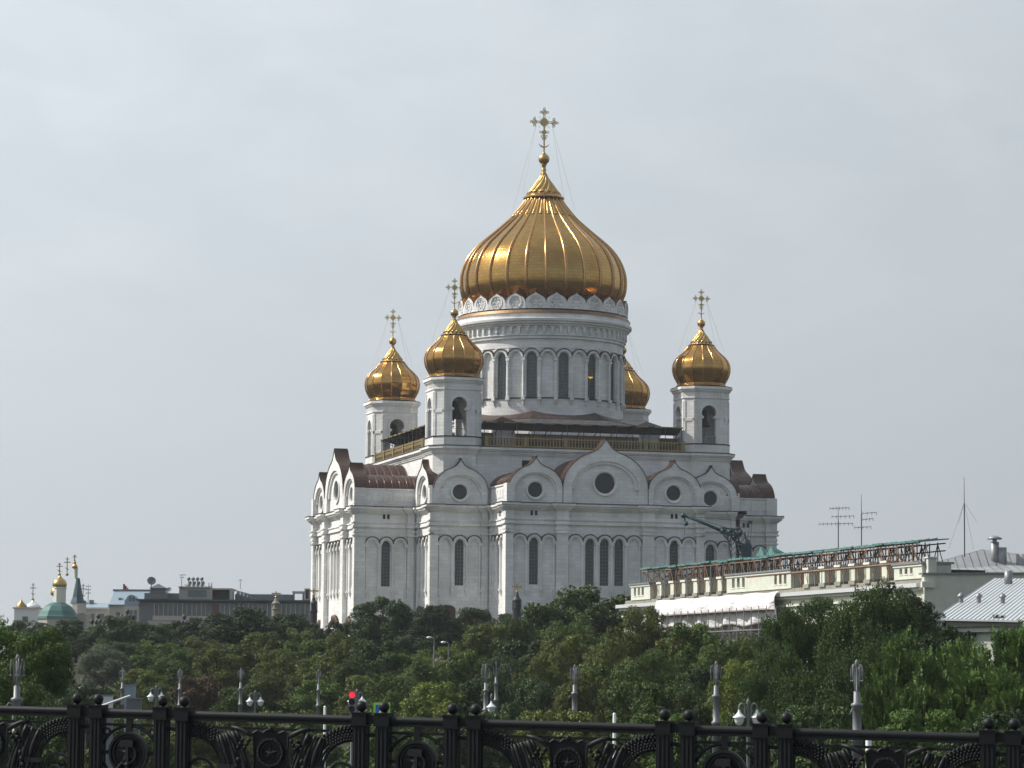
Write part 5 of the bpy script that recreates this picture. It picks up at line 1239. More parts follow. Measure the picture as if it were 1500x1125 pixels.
aerial(1413, 699, 808, 292, (), 'tall single mast held by guy wires beside the hipped roof', ((20, 765), (-8, 767), (14, 804), (-22, 803)), 'radio_mast', .055)

# crane
cr = empty('crane', tuple(at(1085, 800, 380))); cr0 = Vector(cr.location); tag(cr, 'dark blue lattice crane with a long boom in front of the cathedral', 'crane')
def cp(px, py, dy=0): p = at(px, py, 380) - cr0; return (p.x, p.y + dy, p.z)
CP = 'crane_paint'
mb = MB(); mb.path([cp(1001, 755), cp(1030, 766), cp(1058, 778)], [.13, .17, .2], CP, 8); mb.sphere(cp(1001, 755), .34, CP, 8); mb.sphere(cp(1059, 778), .38, CP, 8); mb.build('boom', cr)
mb = MB()
def lat(a, b_, w0, n_, r_=.07):
    A, B = Vector(cp(*a)), Vector(cp(*b_)); ax = (B - A).normalized(); sd = ax.cross(Vector((0, 1, 0))).normalized()
    for s1 in (-1, 1):
        for s2 in (-1, 1): o_ = sd * s1 * w0 + Vector((0, s2 * w0, 0)); mb.tube(A + o_, B + o_, r_, None, 5, CP)
    for i in range(n_):
        p, q = A.lerp(B, i / n_), A.lerp(B, (i + 1) / n_)
        for s2 in (-1, 1): mb.tube(p + sd * w0 + Vector((0, s2 * w0, 0)), q - sd * w0 + Vector((0, s2 * w0, 0)), r_ * .6, None, 4, CP)
        mb.tube(p - sd * w0 + Vector((0, w0, 0)), q - sd * w0 + Vector((0, -w0, 0)), r_ * .6, None, 4, CP)
lat((1056, 777), (1086, 781), .35, 5); lat((1062, 781), (1072, 791), .3, 3); lat((1070, 779), (1077, 822), .45, 6); lat((1085, 781), (1095, 822), .45, 6); lat((1078, 806), (1098, 806), .5, 4)
mb.tube(cp(1072, 790), cp(1086, 782), .1, None, 5, CP); mb.tube(cp(1073, 790), cp(1090, 798), .1, None, 5, CP)
mb.sphere(cp(1071, 778), .3, CP, 8); mb.sphere(cp(1085, 780), .32, CP, 8); mb.build('gantry', cr)
mb = MB(); x, y, z = cp(1086, 798); X, Y, Z_ = cp(1100, 812); mb.box(x, y - 1.2, Z_ - 1, X, y + 1.2, z, CP); mb.tube(cp(1092, 797), cp(1098, 797), .6, None, 8, CP); mb.build('cab', cr)
mb = MB(); mb.tube(cp(1093, 812), cp(1093, 900), .5, None, 10, CP); mb.build('column', cr)
mb = MB()
for a, b_ in (((1099, 765), (1094, 797)), ((1101, 765), (1099, 797)), ((1001, 754), (1085, 779)), ((1001, 756), (1099, 764))): mb.tube(cp(*a), cp(*b_), .035, None, 4, CP)
mb.box(*cp(1095, 767, -.3), *cp(1102, 763, .3), CP); mb.build('stay', cr)
mb = MB(); mb.tube(cp(1003, 756), cp(1003, 783), .03, None, 4, CP); mb.tube(cp(1003, 756), cp(1003, 768), .1, None, 5, CP); mb.sphere(cp(1005, 767), .3, CP, 6); mb.build('hook', cr)
mb = MB()

# ================================================================== FAR LEFT BACKGROUND
DB = 700.0
def P7(px, py, d=DB): return at(px, py, d)
class BG:
    """a building whose pieces are given in photograph pixels at one distance"""
    def __init__(s, name, px, label, cat='building', d=DB, zb=None, group=None):
        s.d = d; p = at(px, 915, d); s.o = Vector((p.x, d, gz(p.x, d) if zb is None else zb)); s.root = empty(name, tuple(s.o)); tag(s.root, label, cat, group)
    def c(s, px, py): p = at(px, py, s.d); return p.x - s.o.x, p.z - s.o.z
    def box(s, mb, x0, y0, x1, y1, f, b, mat):
        a = s.c(x0, y0); q = s.c(x1, y1); mb.box(a[0], f, q[1], q[0], b, a[1], mat)
    def part(s, name, items, parent=None):
        mb = MB()
        for it in items: s.box(mb, *it)
        return mb.build(name, parent or s.root)
def onion(mb, c, px_c, prof, mat, b, n=20):
    pr = []
    for hw, py in prof:
        x, z = b.c(px_c, py); pr.append((hw * b.d / FPX, z))
    x, z = b.c(px_c, prof[0][1]); mb.lathe(smooth_prof(pr, 3), n, mat, (x, c))
def gcross(b, mb, px, y0, y1, w_, c=0, mat='gold_old', bar=.18):
    x, za = b.c(px, y0); _, zb_ = b.c(px, y1); h = za - zb_; mb.box(x - bar / 2, c - .06, zb_, x + bar / 2, c + .06, za, mat)
    k = b.d / FPX; mb.box(x - w_ * k / 2, c - .062, za - h * .33, x + w_ * k / 2, c + .062, za - h * .33 + bar, mat); mb.box(x - w_ * k / 4, c - .064, za - h * .14, x + w_ * k / 4, c + .064, za - h * .14 + bar * .8, mat)
    mb.add([(x - w_ * k * .28, c - .066, za - h * .60), (x + w_ * k * .28, c - .066, za - h * .70), (x + w_ * k * .28, c + .066, za - h * .70), (x - w_ * k * .28, c + .066, za - h * .60), (x - w_ * k * .28, c - .066, za - h * .60 - bar), (x + w_ * k * .28, c - .066, za - h * .70 - bar), (x + w_ * k * .28, c + .066, za - h * .70 - bar), (x - w_ * k * .28, c + .066, za - h * .60 - bar)], [(0, 1, 2, 3), (4, 5, 6, 7), (0, 1, 5, 4), (3, 2, 6, 7)], mat)
    mb.sphere((x, c, zb_), .35, mat, 8)
# small white church
b = BG('small_church', 38, 'small white church with a pointed silver dome at the far left', 'church', 720)
b.part('wall', [(21, 891, 55, 979, 0, 8, 'white_metal'), (19, 889.5, 57, 892, -.4, 8.4, 'bg_pink'), (33, 903, 41, 911, -.3, 0, 'bg_glass')])
mb = MB(); onion(mb, 4, 44, [(9, 891), (11.5, 889), (11, 886.5), (7, 883.5), (2.5, 880.5), (1, 877)], 'white_metal', b); mb.build('dome', b.root)
mb = MB(); gcross(b, mb, 44.5, 853, 877, 9, 4); mb.build('cross', b.root)
mb = MB(); x, z = b.c(28, 891); mb.lathe([(1.2, z), (1.2, z + .8), (.4, z + 1.6), (.05, z + 2.2)], 10, 'gold_old', (x, 3)); mb.build('cupola', b.root)
b.part('window', [(34.5, 905, 37, 911, -.32, -.2, 'dark_void')])
# green-roofed church
b = BG('green_roofed_church', 80, 'cream church with a green octagonal roof, two golden onion domes and a dark tent spire', 'church', 650)
k = 650 / FPX
mb = MB(); x, z = b.c(79.5, 905); mb.lathe([(30 * k, b.c(0 + 79.5, 960)[1]), (30 * k, z)], 8, 'bg_cream', (x, 5), smooth=False, a0=PI / 8); mb.box(x - 12 * k, 9, 0, x + 38 * k, 16, b.c(95, 898)[1], 'bg_cream'); mb.build('wall', b.root)
mb = MB(); mb.lathe([(31.5 * k, b.c(79.5, 906)[1]), (30.5 * k, b.c(79.5, 902)[1]), (29 * k, b.c(79.5, 900.5)[1]), (26 * k, b.c(79.5, 894)[1]), (20 * k, b.c(79.5, 887)[1]), (11 * k, b.c(79.5, 882)[1]), (9 * k, b.c(79.5, 881.5)[1])], 8, 'bg_green', (x, 5), smooth=False, a0=PI / 8); mb.build('roof', b.root)
mb = MB(); x2, _ = b.c(82, 880); mb.lathe([(9.3 * k, b.c(82, 883)[1]), (9.3 * k, b.c(82, 861)[1]), (10.3 * k, b.c(82, 860.5)[1]), (10.3 * k, b.c(82, 858.5)[1])], 8, 'cream_white', (x2, 5), smooth=False, a0=PI / 8); mb.build('drum', b.root)
for pxc, dx, sc_, yo in ((82, 5, 1.0, 0), (71, 11, .85, 11)):
    mb = MB(); onion(mb, dx, pxc, [(8.4 * sc_, 859 + yo), (10.3 * sc_, 857 + yo), (10.6 * sc_, 853.5 + yo), (8.5 * sc_, 849 + yo), (4.5 * sc_, 845.5 + yo), (1.6 * sc_, 842 + yo), (.8 * sc_, 838 + yo)], 'gold_plain', b); mb.build('dome', b.root)
mb = MB(); mb.lathe([(5 * k, b.c(71, 892)[1]), (5 * k, b.c(71, 869)[1])], 8, 'cream_white', (b.c(71, 880)[0], 11)); mb.build('drum', b.root)
mb = MB(); gcross(b, mb, 82, 823, 840, 9, 5); mb.build('cross', b.root); mb = MB(); gcross(b, mb, 86, 812, 838, 10, 12); mb.build('cross', b.root)
mb = MB(); xs_, _ = b.c(97, 880); cy_ = 14
mb.lathe([(11.5 * k, b.c(97, 896)[1]), (11.5 * k, b.c(97, 881)[1])], 8, 'bg_pink', (xs_ + .5, cy_), smooth=False); mb.lathe([(11.5 * k, b.c(97, 881)[1]), (8 * k, b.c(97, 872)[1]), (4.2 * k, b.c(97, 852)[1]), (2.6 * k, b.c(97, 843)[1])], 8, 'bg_teal', (xs_ + .3, cy_), smooth=False); mb.lathe([(2.8 * k, b.c(97, 844)[1]), (2.8 * k, b.c(97, 829)[1]), (3.6 * k, b.c(97, 828)[1])], 10, 'cream_white', (xs_ - .2, cy_)); mb.build('spire', b.root)
mb = MB(); onion(mb, cy_, 95, [(2.6, 829), (4.1, 827), (4, 824.5), (2, 822), (.6, 819)], 'gold_plain', b); gcross(b, mb, 95, 808, 820, 6, cy_); mb.build('dome', b.root)
# pale pink house
b = BG('pink_house', 132, 'low pale pink house with a white roof and small windows, right of the green-roofed church')
b.part('wall', [(109, 892, 157, 979, 0, 12, 'bg_pink'), (108, 890.5, 158, 892.5, -.5, 12, 'white_metal')]); mb = MB()
a, q = b.c(108, 890), b.c(158, 882); mb.add([(a[0], -.5, a[1]), (q[0], -.5, a[1]), (q[0], 6, q[1]), (a[0], 6, q[1]), (a[0], 12, a[1]), (q[0], 12, a[1])], [(0, 1, 2, 3), (3, 2, 5, 4), (0, 3, 4), (1, 5, 2)], 'bg_blue'); mb.build('roof', b.root)
for px in (119.5, 135.5, 149.5): b.part('window', [(px - 2.8, 899, px + 2.8, 911, -.06, .1, 'bg_glass')])
b.part('chimney', [(117, 879, 121, 886, 4, 6, 'bg_grey'), (127, 878, 132, 886, 4, 6, 'bg_grey')])
b = BG('grave_cross', 122, 'thin golden cross standing above the pale pink house roof', 'cross', 705, zb=at(122, 884, 705).z); mb = MB(); gcross(b, mb, 122, 855, 880, 10, 0); mb.box(b.c(122, 880)[0] - .1, -.1, b.c(122, 890)[1], b.c(122, 880)[0] + .1, .1, b.c(122, 880)[1], 'gold_old'); mb.build('shaft', b.root)
aerial(113, 861, 886, 695, ((-5, 6, 868, 3), (-4, 4, 874, 3)), 'small aerial left of the thin golden cross', th=.04, rr=.08); aerial(129, 855, 882, 695, ((-3, 3, 859, 2), (-3, 3, 864, 2), (-3, 3, 869, 2)), 'small aerial right of the thin golden cross', th=.05, rr=.08)
# house with the steep blue metal roof
b = BG('blue_roofed_house', 185, 'house with a steep pale blue metal roof and an arched gable', 'building', 690)
b.part('wall', [(160, 887, 216, 979, 0, 14, 'bg_cream'), (159, 885.5, 217, 888, -.4, 0, 'bg_grey')]); mb = MB()
a, q, r_ = b.c(160, 886), b.c(217, 886), b.c(163, 864); r2 = b.c(215, 864)
mb.add([(a[0], -.3, a[1]), (q[0], -.3, q[1]), (r2[0], 5, r2[1]), (r_[0], 5, r_[1]), (a[0], 14, a[1]), (q[0], 14, q[1])], [(0, 1, 2, 3), (3, 2, 5, 4), (0, 3, 4), (1, 5, 2)], 'bg_blue'); mb.box(r_[0] - .3, 4.7, r_[1] - .1, r2[0] + .3, 5.3, r_[1] + .3, 'bg_grey'); mb.build('roof', b.root)
b.part('window', [(171.5, 875, 177.5, 880, 1.6, 2.6, 'white_metal'), (172.5, 876, 176.5, 879.5, 1.5, 1.6, 'bg_glass')])
mb = MB(); b.box(mb, 183, 888, 203, 979, -1.2, 0, 'bg_pink'); x0, z0 = b.c(193, 888); w_ = 10 * 690 / FPX
mb.prism([(x0 - w_, z0), (x0 + w_, z0), (x0 + w_ * .95, z0 + 1.2)] + [(x0 + w_ * .8 * math.cos(R(a)), z0 + 1.0 + w_ * 1.0 * math.sin(R(a))) for a in range(20, 170, 15)] + [(x0 - w_ * .95, z0 + 1.2)], 1.2, -4, 0, 'bg_blue'); mb.build('arched_gable', b.root)
for x0_, x1_, y0_, y1_ in ((190, 193.5, 874, 881), (195, 198.5, 874, 881), (170, 176, 897, 905), (186, 189, 895, 903), (191.5, 195, 894, 912), (197.5, 201, 894, 912)): b.part('window', [(x0_, y0_, x1_, y1_, -1.3 if x0_ > 180 else -.1, -1.21 if x0_ > 180 else 0, 'bg_glass')])
mb = MB(); 
for i in range(3): b.box(mb, 175.5 + i * 2, 854 + 2.5 * i, 177.5 + i * 1.6, 864, 5.5 + i, 6.5 + i, 'red_lens')
mb.build('roof_box', b.root)
# long grey modern building
b = BG('grey_office_building', 330, 'long grey glass-fronted building with a rooftop glass vault, left of the cathedral', 'building', 680)
b.part('wall', [(204, 882, 462, 979, 0, 22, 'bg_grey'), (224, 902, 306, 909, -.35, 0, 'bg_pink'), (306, 902, 462, 909, -.3, 0, 'bg_grey'), (210, 909, 462, 979, -.2, 0, 'bg_cream')])
b.part('eave', [(200, 877.5, 463, 881.5, -1.4, 22, 'bg_teal'), (202, 881.5, 462, 883, -.8, 22, 'bg_grey')])
for i in range(17):
    x0_ = 226 + i * 13.8
    if 300 < x0_ < 315: b.part('panel', [(311, 885, 321, 901, -.12, 0, 'brown_panel')]); continue
    o = b.part('window', [(x0_ + .6, 885, x0_ + 13, 901, -.1, 0, 'bg_glass')])
    b.part('frame', [(x0_ - .3, 884, x0_ + .5, 902, -.3, 0, 'bg_pink'), (x0_ + 6.2, 885, x0_ + 6.8, 901, -.2, -.11, 'bg_pink')], o)
b.part('window', [(207, 906, 216, 918, -.3, -.21, 'bg_glass')])
b.part('penthouse', [(261, 860, 305, 878, 2, 12, 'bg_cream'), (260, 858.5, 306, 860.5, 1.5, 12.5, 'bg_cream'), (305, 861, 339, 863.5, 2, 12, 'bg_cream'), (305, 863.5, 309, 878, 2, 4, 'bg_cream'), (335, 863.5, 339, 878, 2, 4, 'bg_cream'), (309, 864, 335, 878, 5, 12, 'dark_void'), (209, 868, 261, 878, 3, 12, 'bg_grey')])
b.part('window', [(274, 864, 301, 873.5, 1.8, 2.0, 'bg_glass')])
for i in range(4):
    for j in range(2):
        mb = MB(); x0_, z0_ = b.c(273.5 + i * 6.4 + (1.0 if j else 0), 847 + j * 5.5); mb.sphere((x0_, 4 + j, z0_), .42, 'lamp_paint', 10); mb.tube((x0_, 4 + j, z0_ - 1.9 + .8 * j), (x0_, 4 + j, z0_), .12, None, 5, 'bg_grey'); mb.build('ventilator', b.root)
b.part('vent_frame', [(267, 855.5, 297, 856.5, 3.8, 5.2, 'bg_grey'), (270, 857, 271, 860, 4, 5, 'bg_grey'), (293, 857, 294, 860, 4, 5, 'bg_grey')])
mb = MB()   # glass vault sloping down to the right
p0, p1 = b.c(344, 865), b.c(408, 879); r0_, r1_ = 9.5 * 680 / FPX, 5.5 * 680 / FPX; vs = []; n_ = 12
for i in range(n_ + 1):
    t_ = i / n_
    for j in range(9):
        a = R(180 * j / 8); rr = r0_ + (r1_ - r0_) * t_; vs.append((p0[0] + (p1[0] - p0[0]) * t_, 6 - rr * math.cos(a), p0[1] - 1.2 + (p1[1] - p0[1]) * t_ + rr * math.sin(a)))
mb.add(vs, [(i * 9 + j, i * 9 + j + 1, (i + 1) * 9 + j + 1, (i + 1) * 9 + j) for i in range(n_) for j in range(8)], 'bg_glass', True); mb.add(vs, [tuple(range(9)), tuple(range(n_ * 9 + 8, n_ * 9 - 1, -1))], 'lamp_paint')
for i in range(0, n_ + 1): mb.path([vs[i * 9 + j] for j in range(9)], .13, 'lamp_paint', 4)
for j in (1, 3, 5): mb.path([vs[i * 9 + j] for i in range(n_ + 1)], .1, 'lamp_paint', 4)
mb.build('glass_vault', b.root)
b.part('roof_plant', [(341, 869, 420, 878, 5, 15, 'bg_grey'), (426, 865, 444, 868, 4, 8, 'bg_cream'), (427, 868, 429, 878, 4, 5, 'bg_grey'), (441, 868, 443, 878, 4, 5, 'bg_grey'), (444, 861, 451, 878, 4, 8, 'bg_cream'), (446, 863, 450, 876, 3.9, 4, 'dark_void'), (420, 870, 426, 878, 4, 8, 'bg_grey')])
b = BG('roof_pavilion', 231, 'small dark pavilion with a pyramid roof beside the satellite dish', 'pavilion', 678, zb=at(231, 876, 678).z)
b.part('wall', [(220, 862, 242, 877, 0, 5, 'bg_grey'), (222, 864, 240, 870, -.1, 0, 'bg_glass')]); mb = MB(); a, q, tp = b.c(218.5, 861.5), b.c(243.5, 861.5), b.c(230, 854.5)
mb.add([(a[0], -.6, a[1]), (q[0], -.6, a[1]), (q[0], 5.6, a[1]), (a[0], 5.6, a[1]), (tp[0], 2.5, tp[1])], [(0, 1, 4), (1, 2, 4), (2, 3, 4), (3, 0, 4), (3, 2, 1, 0)], 'bg_teal'); mb.build('roof', b.root)
def dish(px, py, d, r_, rot, label):
    p = at(px, py, d); root = empty('satellite_dish', (p.x, p.y, p.z - 2.2 * r_), R(rot)); tag(root, label, 'satellite dish')
    mb = MB(Matrix.Translation((0, 0, 2.2 * r_)) @ Matrix.Rotation(R(66), 4, 'X')); mb.lathe([(.02, -r_ * .28), (r_ * .4, -r_ * .22), (r_ * .75, -r_ * .08), (r_, .06)], 20, 'lamp_paint'); mb.tube((0, 0, -.2), (0, 0, r_ * .7), .05, None, 5, 'lamp_dark'); mb.build('reflector', root)
    mb = MB(); mb.tube((0, .2, 0), (0, .2, 2.0 * r_), .1, None, 6, 'lamp_dark'); mb.build('post', root)
dish(222, 851, 676, .98, 15, 'large round satellite dish above the flat roof edge'); dish(247, 865, 676, .75, -25, 'smaller satellite dish right of the dark pavilion')
aerial(266, 841, 860, 675, ((-3, 5, 842.5, 3), (-2, 3, 846, 2)), 'small aerial left of the round ventilators', th=.04, rr=.07); aerial(352, 848, 860, 675, ((-2, 2, 850, 2),), 'tiny aerial above the glass vault', th=.04, rr=.06)
for px, lab in ((306, 'thin pipe pair standing on the flat penthouse'),):
    p = at(px, 861, 676); mb = MB(); mb.tube((0, 0, 0), (0, 0, 1.1), .1, None, 5, 'bg_grey'); mb.tube((.6, 0, 0), (.6, 0, 1.1), .1, None, 5, 'bg_grey'); mb.tube((0, 0, .3), (.6, 0, .3), .06, None, 4, 'bg_grey'); tag(mb.build('roof_pipe', None, tuple(p)), lab, 'pipe')
# lantern towers with small golden crosses near the cathedral
def lantern_tower(px, y0, y1, y2, d, w_, mat, label):
    """cross top y0, tower top y1, tower foot y2"""
    a, b_ = at(px, y1, d), at(px, y2, d); k = d / FPX; root = empty('lantern_tower', (b_.x, b_.y, b_.z)); tag(root, label, 'lantern tower'); h = a.z - b_.z; w2 = w_ * k / 2
    mb = MB(); mb.lathe([(w2, -3), (w2, h * .38), (w2 * 1.15, h * .40), (w2 * 1.15, h * .44), (w2 * .8, h * .46), (w2 * .75, h * .68), (w2 * 1.05, h * .70), (w2 * 1.0, h * .74), (w2 * .55, h * .84), (w2 * .35, h * .95), (w2 * .2, h)], 12, mat, smooth=False); mb.build('shaft', root)
    for i in range(6):
        mb = MB(RZ(60 * i + 15)); mb.tube((w2 * .95, 0, h * .45), (w2 * .95, 0, h * .69), w2 * .12, None, 5, mat); mb.build('column', root)
    mb = MB(); ct = at(px, y0, d).z - b_.z; mb.box(-.09, -.06, h, .09, .06, ct, 'gold_plain'); mb.box(-.75, -.062, h + (ct - h) * .58, .75, .062, h + (ct - h) * .58 + .2, 'gold_plain'); mb.sphere((0, 0, h + .15), .22, 'gold_plain', 8); mb.build('cross', root)
lantern_tower(757, 855, 868, 908, 470, 13, 'lamp_dark', 'dark lantern tower with a golden cross before the white pier of the cathedral'); lantern_tower(404, 866, 876, 904, 500, 12, 'old_stone', 'pale stone lantern tower with a tiny golden cross before the grey building'); lantern_tower(459, 862, 873, 912, 470, 11, 'lamp_dark', 'dark lantern tower at the left corner of the cathedral')
def cluster_lamp(px, py, d, label):
    t = at(px, py, d); z0 = gz(t.x, d); root = empty('globe_lamp', (t.x, t.y, z0)); tag(root, label, 'street lamp', 'dark lamps with clusters of globes'); h = t.z - z0
    mb = MB(); mb.lathe([(.3, 0), (.12, 1), (.1, h - 2.2), (.2, h - 2.0), (.1, h - 1.8), (.07, h - .4)], 8, 'lamp_dark'); mb.build('pole', root)
    for i in range(5):
        a = 2 * PI * i / 4 + .4; x, y = (1.0 * math.cos(a), 1.0 * math.sin(a)) if i < 4 else (0, 0); z = h - 1.0 if i < 4 else h - .1
        mb = MB(); 
        if i < 4: mb.path([(0, 0, h - 1.9), (x * .6, y * .6, h - 2.0), (x, y, h - 1.4)], .06, 'lamp_dark', 5)
        mb.sphere((x, y, z), .34, 'lamp_dark', 8, 1.3); mb.build('globe', root)
for px, py, lab in ((187, 895, 'dark globe lamp before the arched gable of the blue-roofed house'), (144, 902, 'dark globe lamp before the pale pink house'), (270, 903, 'dark globe lamp before the grey office building')): cluster_lamp(px, py, 500, lab)

# ================================================================== TREES
def leaf_mesh(name, C, Nn, size, mat, aspect=.55, rs=None, TD=None):
    """C centres, Nn normals (n,3): one leaf-sized pointed quad each"""
    rs = rs or np.random.RandomState(1); n = len(C)
    Nn = Nn / np.linalg.norm(Nn, axis=1, keepdims=True).clip(1e-6); a = rs.randn(n, 3); t = np.cross(Nn, a) if TD is None else TD - Nn * (TD * Nn).sum(1, keepdims=True); t /= np.linalg.norm(t, axis=1, keepdims=True).clip(1e-6); b_ = np.cross(Nn, t)
    s = (size * rs.uniform(.65, 1.35, n))[:, None]
    v = np.stack([C - t * s * .5, C + b_ * s * aspect * .5 + Nn * s * .08, C + t * s * .5, C - b_ * s * aspect * .5 + Nn * s * .08], 1).reshape(-1, 3)
    me = bpy.data.meshes.new(name); me.vertices.add(4 * n); me.vertices.foreach_set('co', v.astype(np.float32).ravel())
    me.loops.add(4 * n); me.loops.foreach_set('vertex_index', np.arange(4 * n, dtype=np.int32)); me.polygons.add(n); me.polygons.foreach_set('loop_start', np.arange(0, 4 * n, 4, dtype=np.int32)); me.polygons.foreach_set('loop_total', np.full(n, 4, dtype=np.int32))
    me.materials.append(M[mat]); me.update(calc_edges=True); return me
def unit(rs, n): d = rs.randn(n, 3); return d / np.linalg.norm(d, axis=1, keepdims=True)
def crown(seed, kind, W=5.0, HH=9.0, nb=110, per=260, size=.26):
    """returns leaf centres and normals; crown half-width W, height HH, from z=0 to HH"""
    rs = np.random.RandomState(seed); C = []; Nn = []; TD = []
    nB = max(9, nb // 9); gd = (1 + 5 ** .5) / 2                # boughs spread evenly, then jittered
    k_ = np.arange(nB) + .5; ph_ = np.arccos(1 - 1.72 * k_ / nB); th_ = 2 * PI * gd * k_ + rs.uniform(0, 6)
    D = np.stack([np.cos(th_) * np.sin(ph_), np.sin(th_) * np.sin(ph_), np.cos(ph_)], 1) + rs.randn(nB, 3) * .16; D /= np.linalg.norm(D, axis=1, keepdims=True)
    Rb = rs.uniform(.60, .76, nB)
    B = D * Rb[:, None] * np.array([W, W, HH / 2])
    own = np.arange(nb) % nB; off = unit(rs, nb) * rs.uniform(.5, 1, nb)[:, None] * W * .25 * np.array([1, 1, .8])
    c = B[own] + off + D[own] * W * .06 + np.array([0, 0, HH * .5])
    n_in = nb // 4; c[:n_in] = unit(rs, n_in) * rs.uniform(.1, .55, n_in)[:, None] * np.array([W, W, HH / 2]) + np.array([0, 0, HH * .48])
    for i in range(nb):
        br = rs.uniform(.13, .22) * W
        if kind == 'birch':
            ns = 26
            for _ in range(ns):
                o_ = c[i] + unit(rs, 1)[0] * br * np.array([1, 1, .6]); ln = rs.uniform(.9, 2.3); m_ = max(5, int(per / ns)); t_ = rs.rand(m_)
                sw = rs.randn(2) * .12
                p = o_ + np.stack([sw[0] * t_, sw[1] * t_, -t_ * ln], 1) + rs.randn(m_, 3) * .07; C.append(p); q = unit(rs, m_); q[:, 2] *= .5; Nn.append(q)
        elif kind == 'ash':
            ns = max(6, per // 22)
            for _ in range(ns):
                u_ = unit(rs, 1)[0]; u_[2] = abs(u_[2]) * .8 + .3; u_ /= np.linalg.norm(u_); o_ = c[i] + u_ * br * rs.uniform(.2, 1.0) * np.array([1, 1, .8]); out_ = (o_ - np.array([0, 0, HH * .35])); out_ /= np.linalg.norm(out_); dr = out_ * .55 + np.array([0, 0, .85]) + rs.randn(3) * .25; dr /= np.linalg.norm(dr)
                ln = rs.uniform(.7, 1.5); m_ = 22; t_ = np.linspace(.1, 1, m_); sd = np.cross(dr, rs.randn(3)); sd /= np.linalg.norm(sd)
                sg = np.where(np.arange(m_) % 2 == 0, 1, -1)[:, None]
                p = o_ + dr * (t_ * ln)[:, None] + sd * sg * (.15 * (1.15 - t_ * .6))[:, None]; C.append(p); Nn.append(np.cross(dr, sd)[None, :] + rs.randn(m_, 3) * .28); TD.append(sd * sg * .85 + dr * .55 + rs.randn(m_, 3) * .1)
        else:
            m_ = int(per * rs.uniform(.8, 1.2)); u_ = unit(rs, m_); u_[:, 2] = np.where(rs.rand(m_) < .35, np.abs(u_[:, 2]), u_[:, 2]); r_ = br * rs.uniform(.45, 1.0, m_) ** .6
            # sprays: pull leaves together in small tufts
            tuft = unit(rs, 16); k_ = np.argmax(u_ @ tuft.T, axis=1); u2 = u_ * .62 + tuft[k_] * .38; u2 /= np.linalg.norm(u2, axis=1, keepdims=True); r_ *= rs.uniform(.75, 1.25, 16)[k_]
            p = c[i] + u2 * r_[:, None] * np.array([1.1, 1.1, .8]); C.append(p); Nn.append(u_ * .8 + rs.randn(m_, 3) * .55 + np.array([0, 0, .35]))
    C = np.concatenate(C); Nn = np.concatenate(Nn); TD = np.concatenate(TD) if TD else None; keep = C[:, 2] > -.5; return C[keep], Nn[keep], c, (None if TD is None else TD[keep])
CROWNS = {}
def crown_var(key, seed, kind, **kw):
    size = kw.get('size', .26); C, Nn, c, TD = crown(seed, kind, **kw); CROWNS[key] = (leaf_mesh('crown', C, Nn, size, 'leaf_mid', .6 if kind != 'ash' else .36, np.random.RandomState(seed), TD), kw.get('W', 5.0), kw.get('HH', 9.0), c)
for i in range(5): crown_var('broad%d' % i, 11 + i, 'broad', nb=150, per=420, size=.235)
for i in range(2): crown_var('fine%d' % i, 31 + i, 'broad', nb=210, per=420, size=.16)
crown_var('birch0', 41, 'birch', W=5.0, HH=13, nb=210, per=520, size=.16); crown_var('birch1', 42, 'birch', W=5.0, HH=13, nb=200, per=520, size=.15)
crown_var('ash0', 51, 'ash', W=4.5, HH=7.5, nb=110, per=420, size=.30); crown_var('ash1', 52, 'ash', W=4.5, HH=7.5, nb=100, per=420, size=.30)
crown_var('near0', 61, 'broad', W=5.0, HH=9, nb=230, per=420, size=.17)
TRUNKS = {}
def trunk_mesh(key, bark):
    if (key, bark) in TRUNKS: return TRUNKS[(key, bark)]
    _, W, HH, c = CROWNS[key]; mb = MB(); rs = random.Random(hash(key) % 1000 if False else len(TRUNKS) + 5)
    top = HH * .8; pts = [(0, 0, -HH * .35), (.05, 0, 0), (.15, .1, HH * .3), (0, .2, HH * .55), (.1, 0, top)]
    mb.path(pts, [.32, .26, .2, .13, .04], bark, 8)
    for i in range(0, len(c), max(1, len(c) // 26)):
        t_ = min(max(c[i][2] / HH * .7, .08), .7); p = Vector((.1 * t_, .12 * t_, HH * t_ * .85)); q = Vector(c[i]); m_ = p.lerp(q, .5) + Vector((0, 0, .25)); mb.path([p, m_, q], [.08, .05, .015], bark, 5)
    me = mb.build('trunk'); d = me.data; bpy.data.objects.remove(me); TRUNKS[(key, bark)] = d; return d
WK = 1.0
def tree(px, ytop, d, wpx, key, mat, label, rot=0, gap=.12, group=None, name=None, cat='tree'):
    me, W, HH, c = CROWNS[key]; t = at(px, ytop, d); z0 = gz(t.x, d); h = t.z - z0; w_ = wpx * d / FPX / 2
    sx = w_ * WK / (W * .97); sz = min(h * (1 - gap) / HH * 1.04, 1.35 * sx); gap = 1 - sz * HH * .97 / h
    nm = name or {'b': 'broadleaf_tree', 'f': 'broadleaf_tree', 'n': 'broadleaf_tree', 'a': 'ash_tree'}[key[0]]
    if key.startswith('birch'): nm = 'birch_tree'
    root = empty(nm, (t.x, t.y, z0), R(rot)); tag(root, label, cat, group)
    o = bpy.data.objects.new('crown', me); col.objects.link(o); o.parent = root; o.location = (0, 0, h * gap); o.scale = (sx, sx, sz)
    o.material_slots[0].link = 'OBJECT'; o.material_slots[0].material = M[mat]
    bk = 'birch_bark' if key.startswith('birch') else 'bark'; tr = bpy.data.objects.new('trunk', trunk_mesh(key, bk)); col.objects.link(tr); tr.parent = root; tr.location = (0, 0, h * gap); tr.scale = (sx, sx, sz)
    return root
TG = 'trees between the bridge and the cathedral'
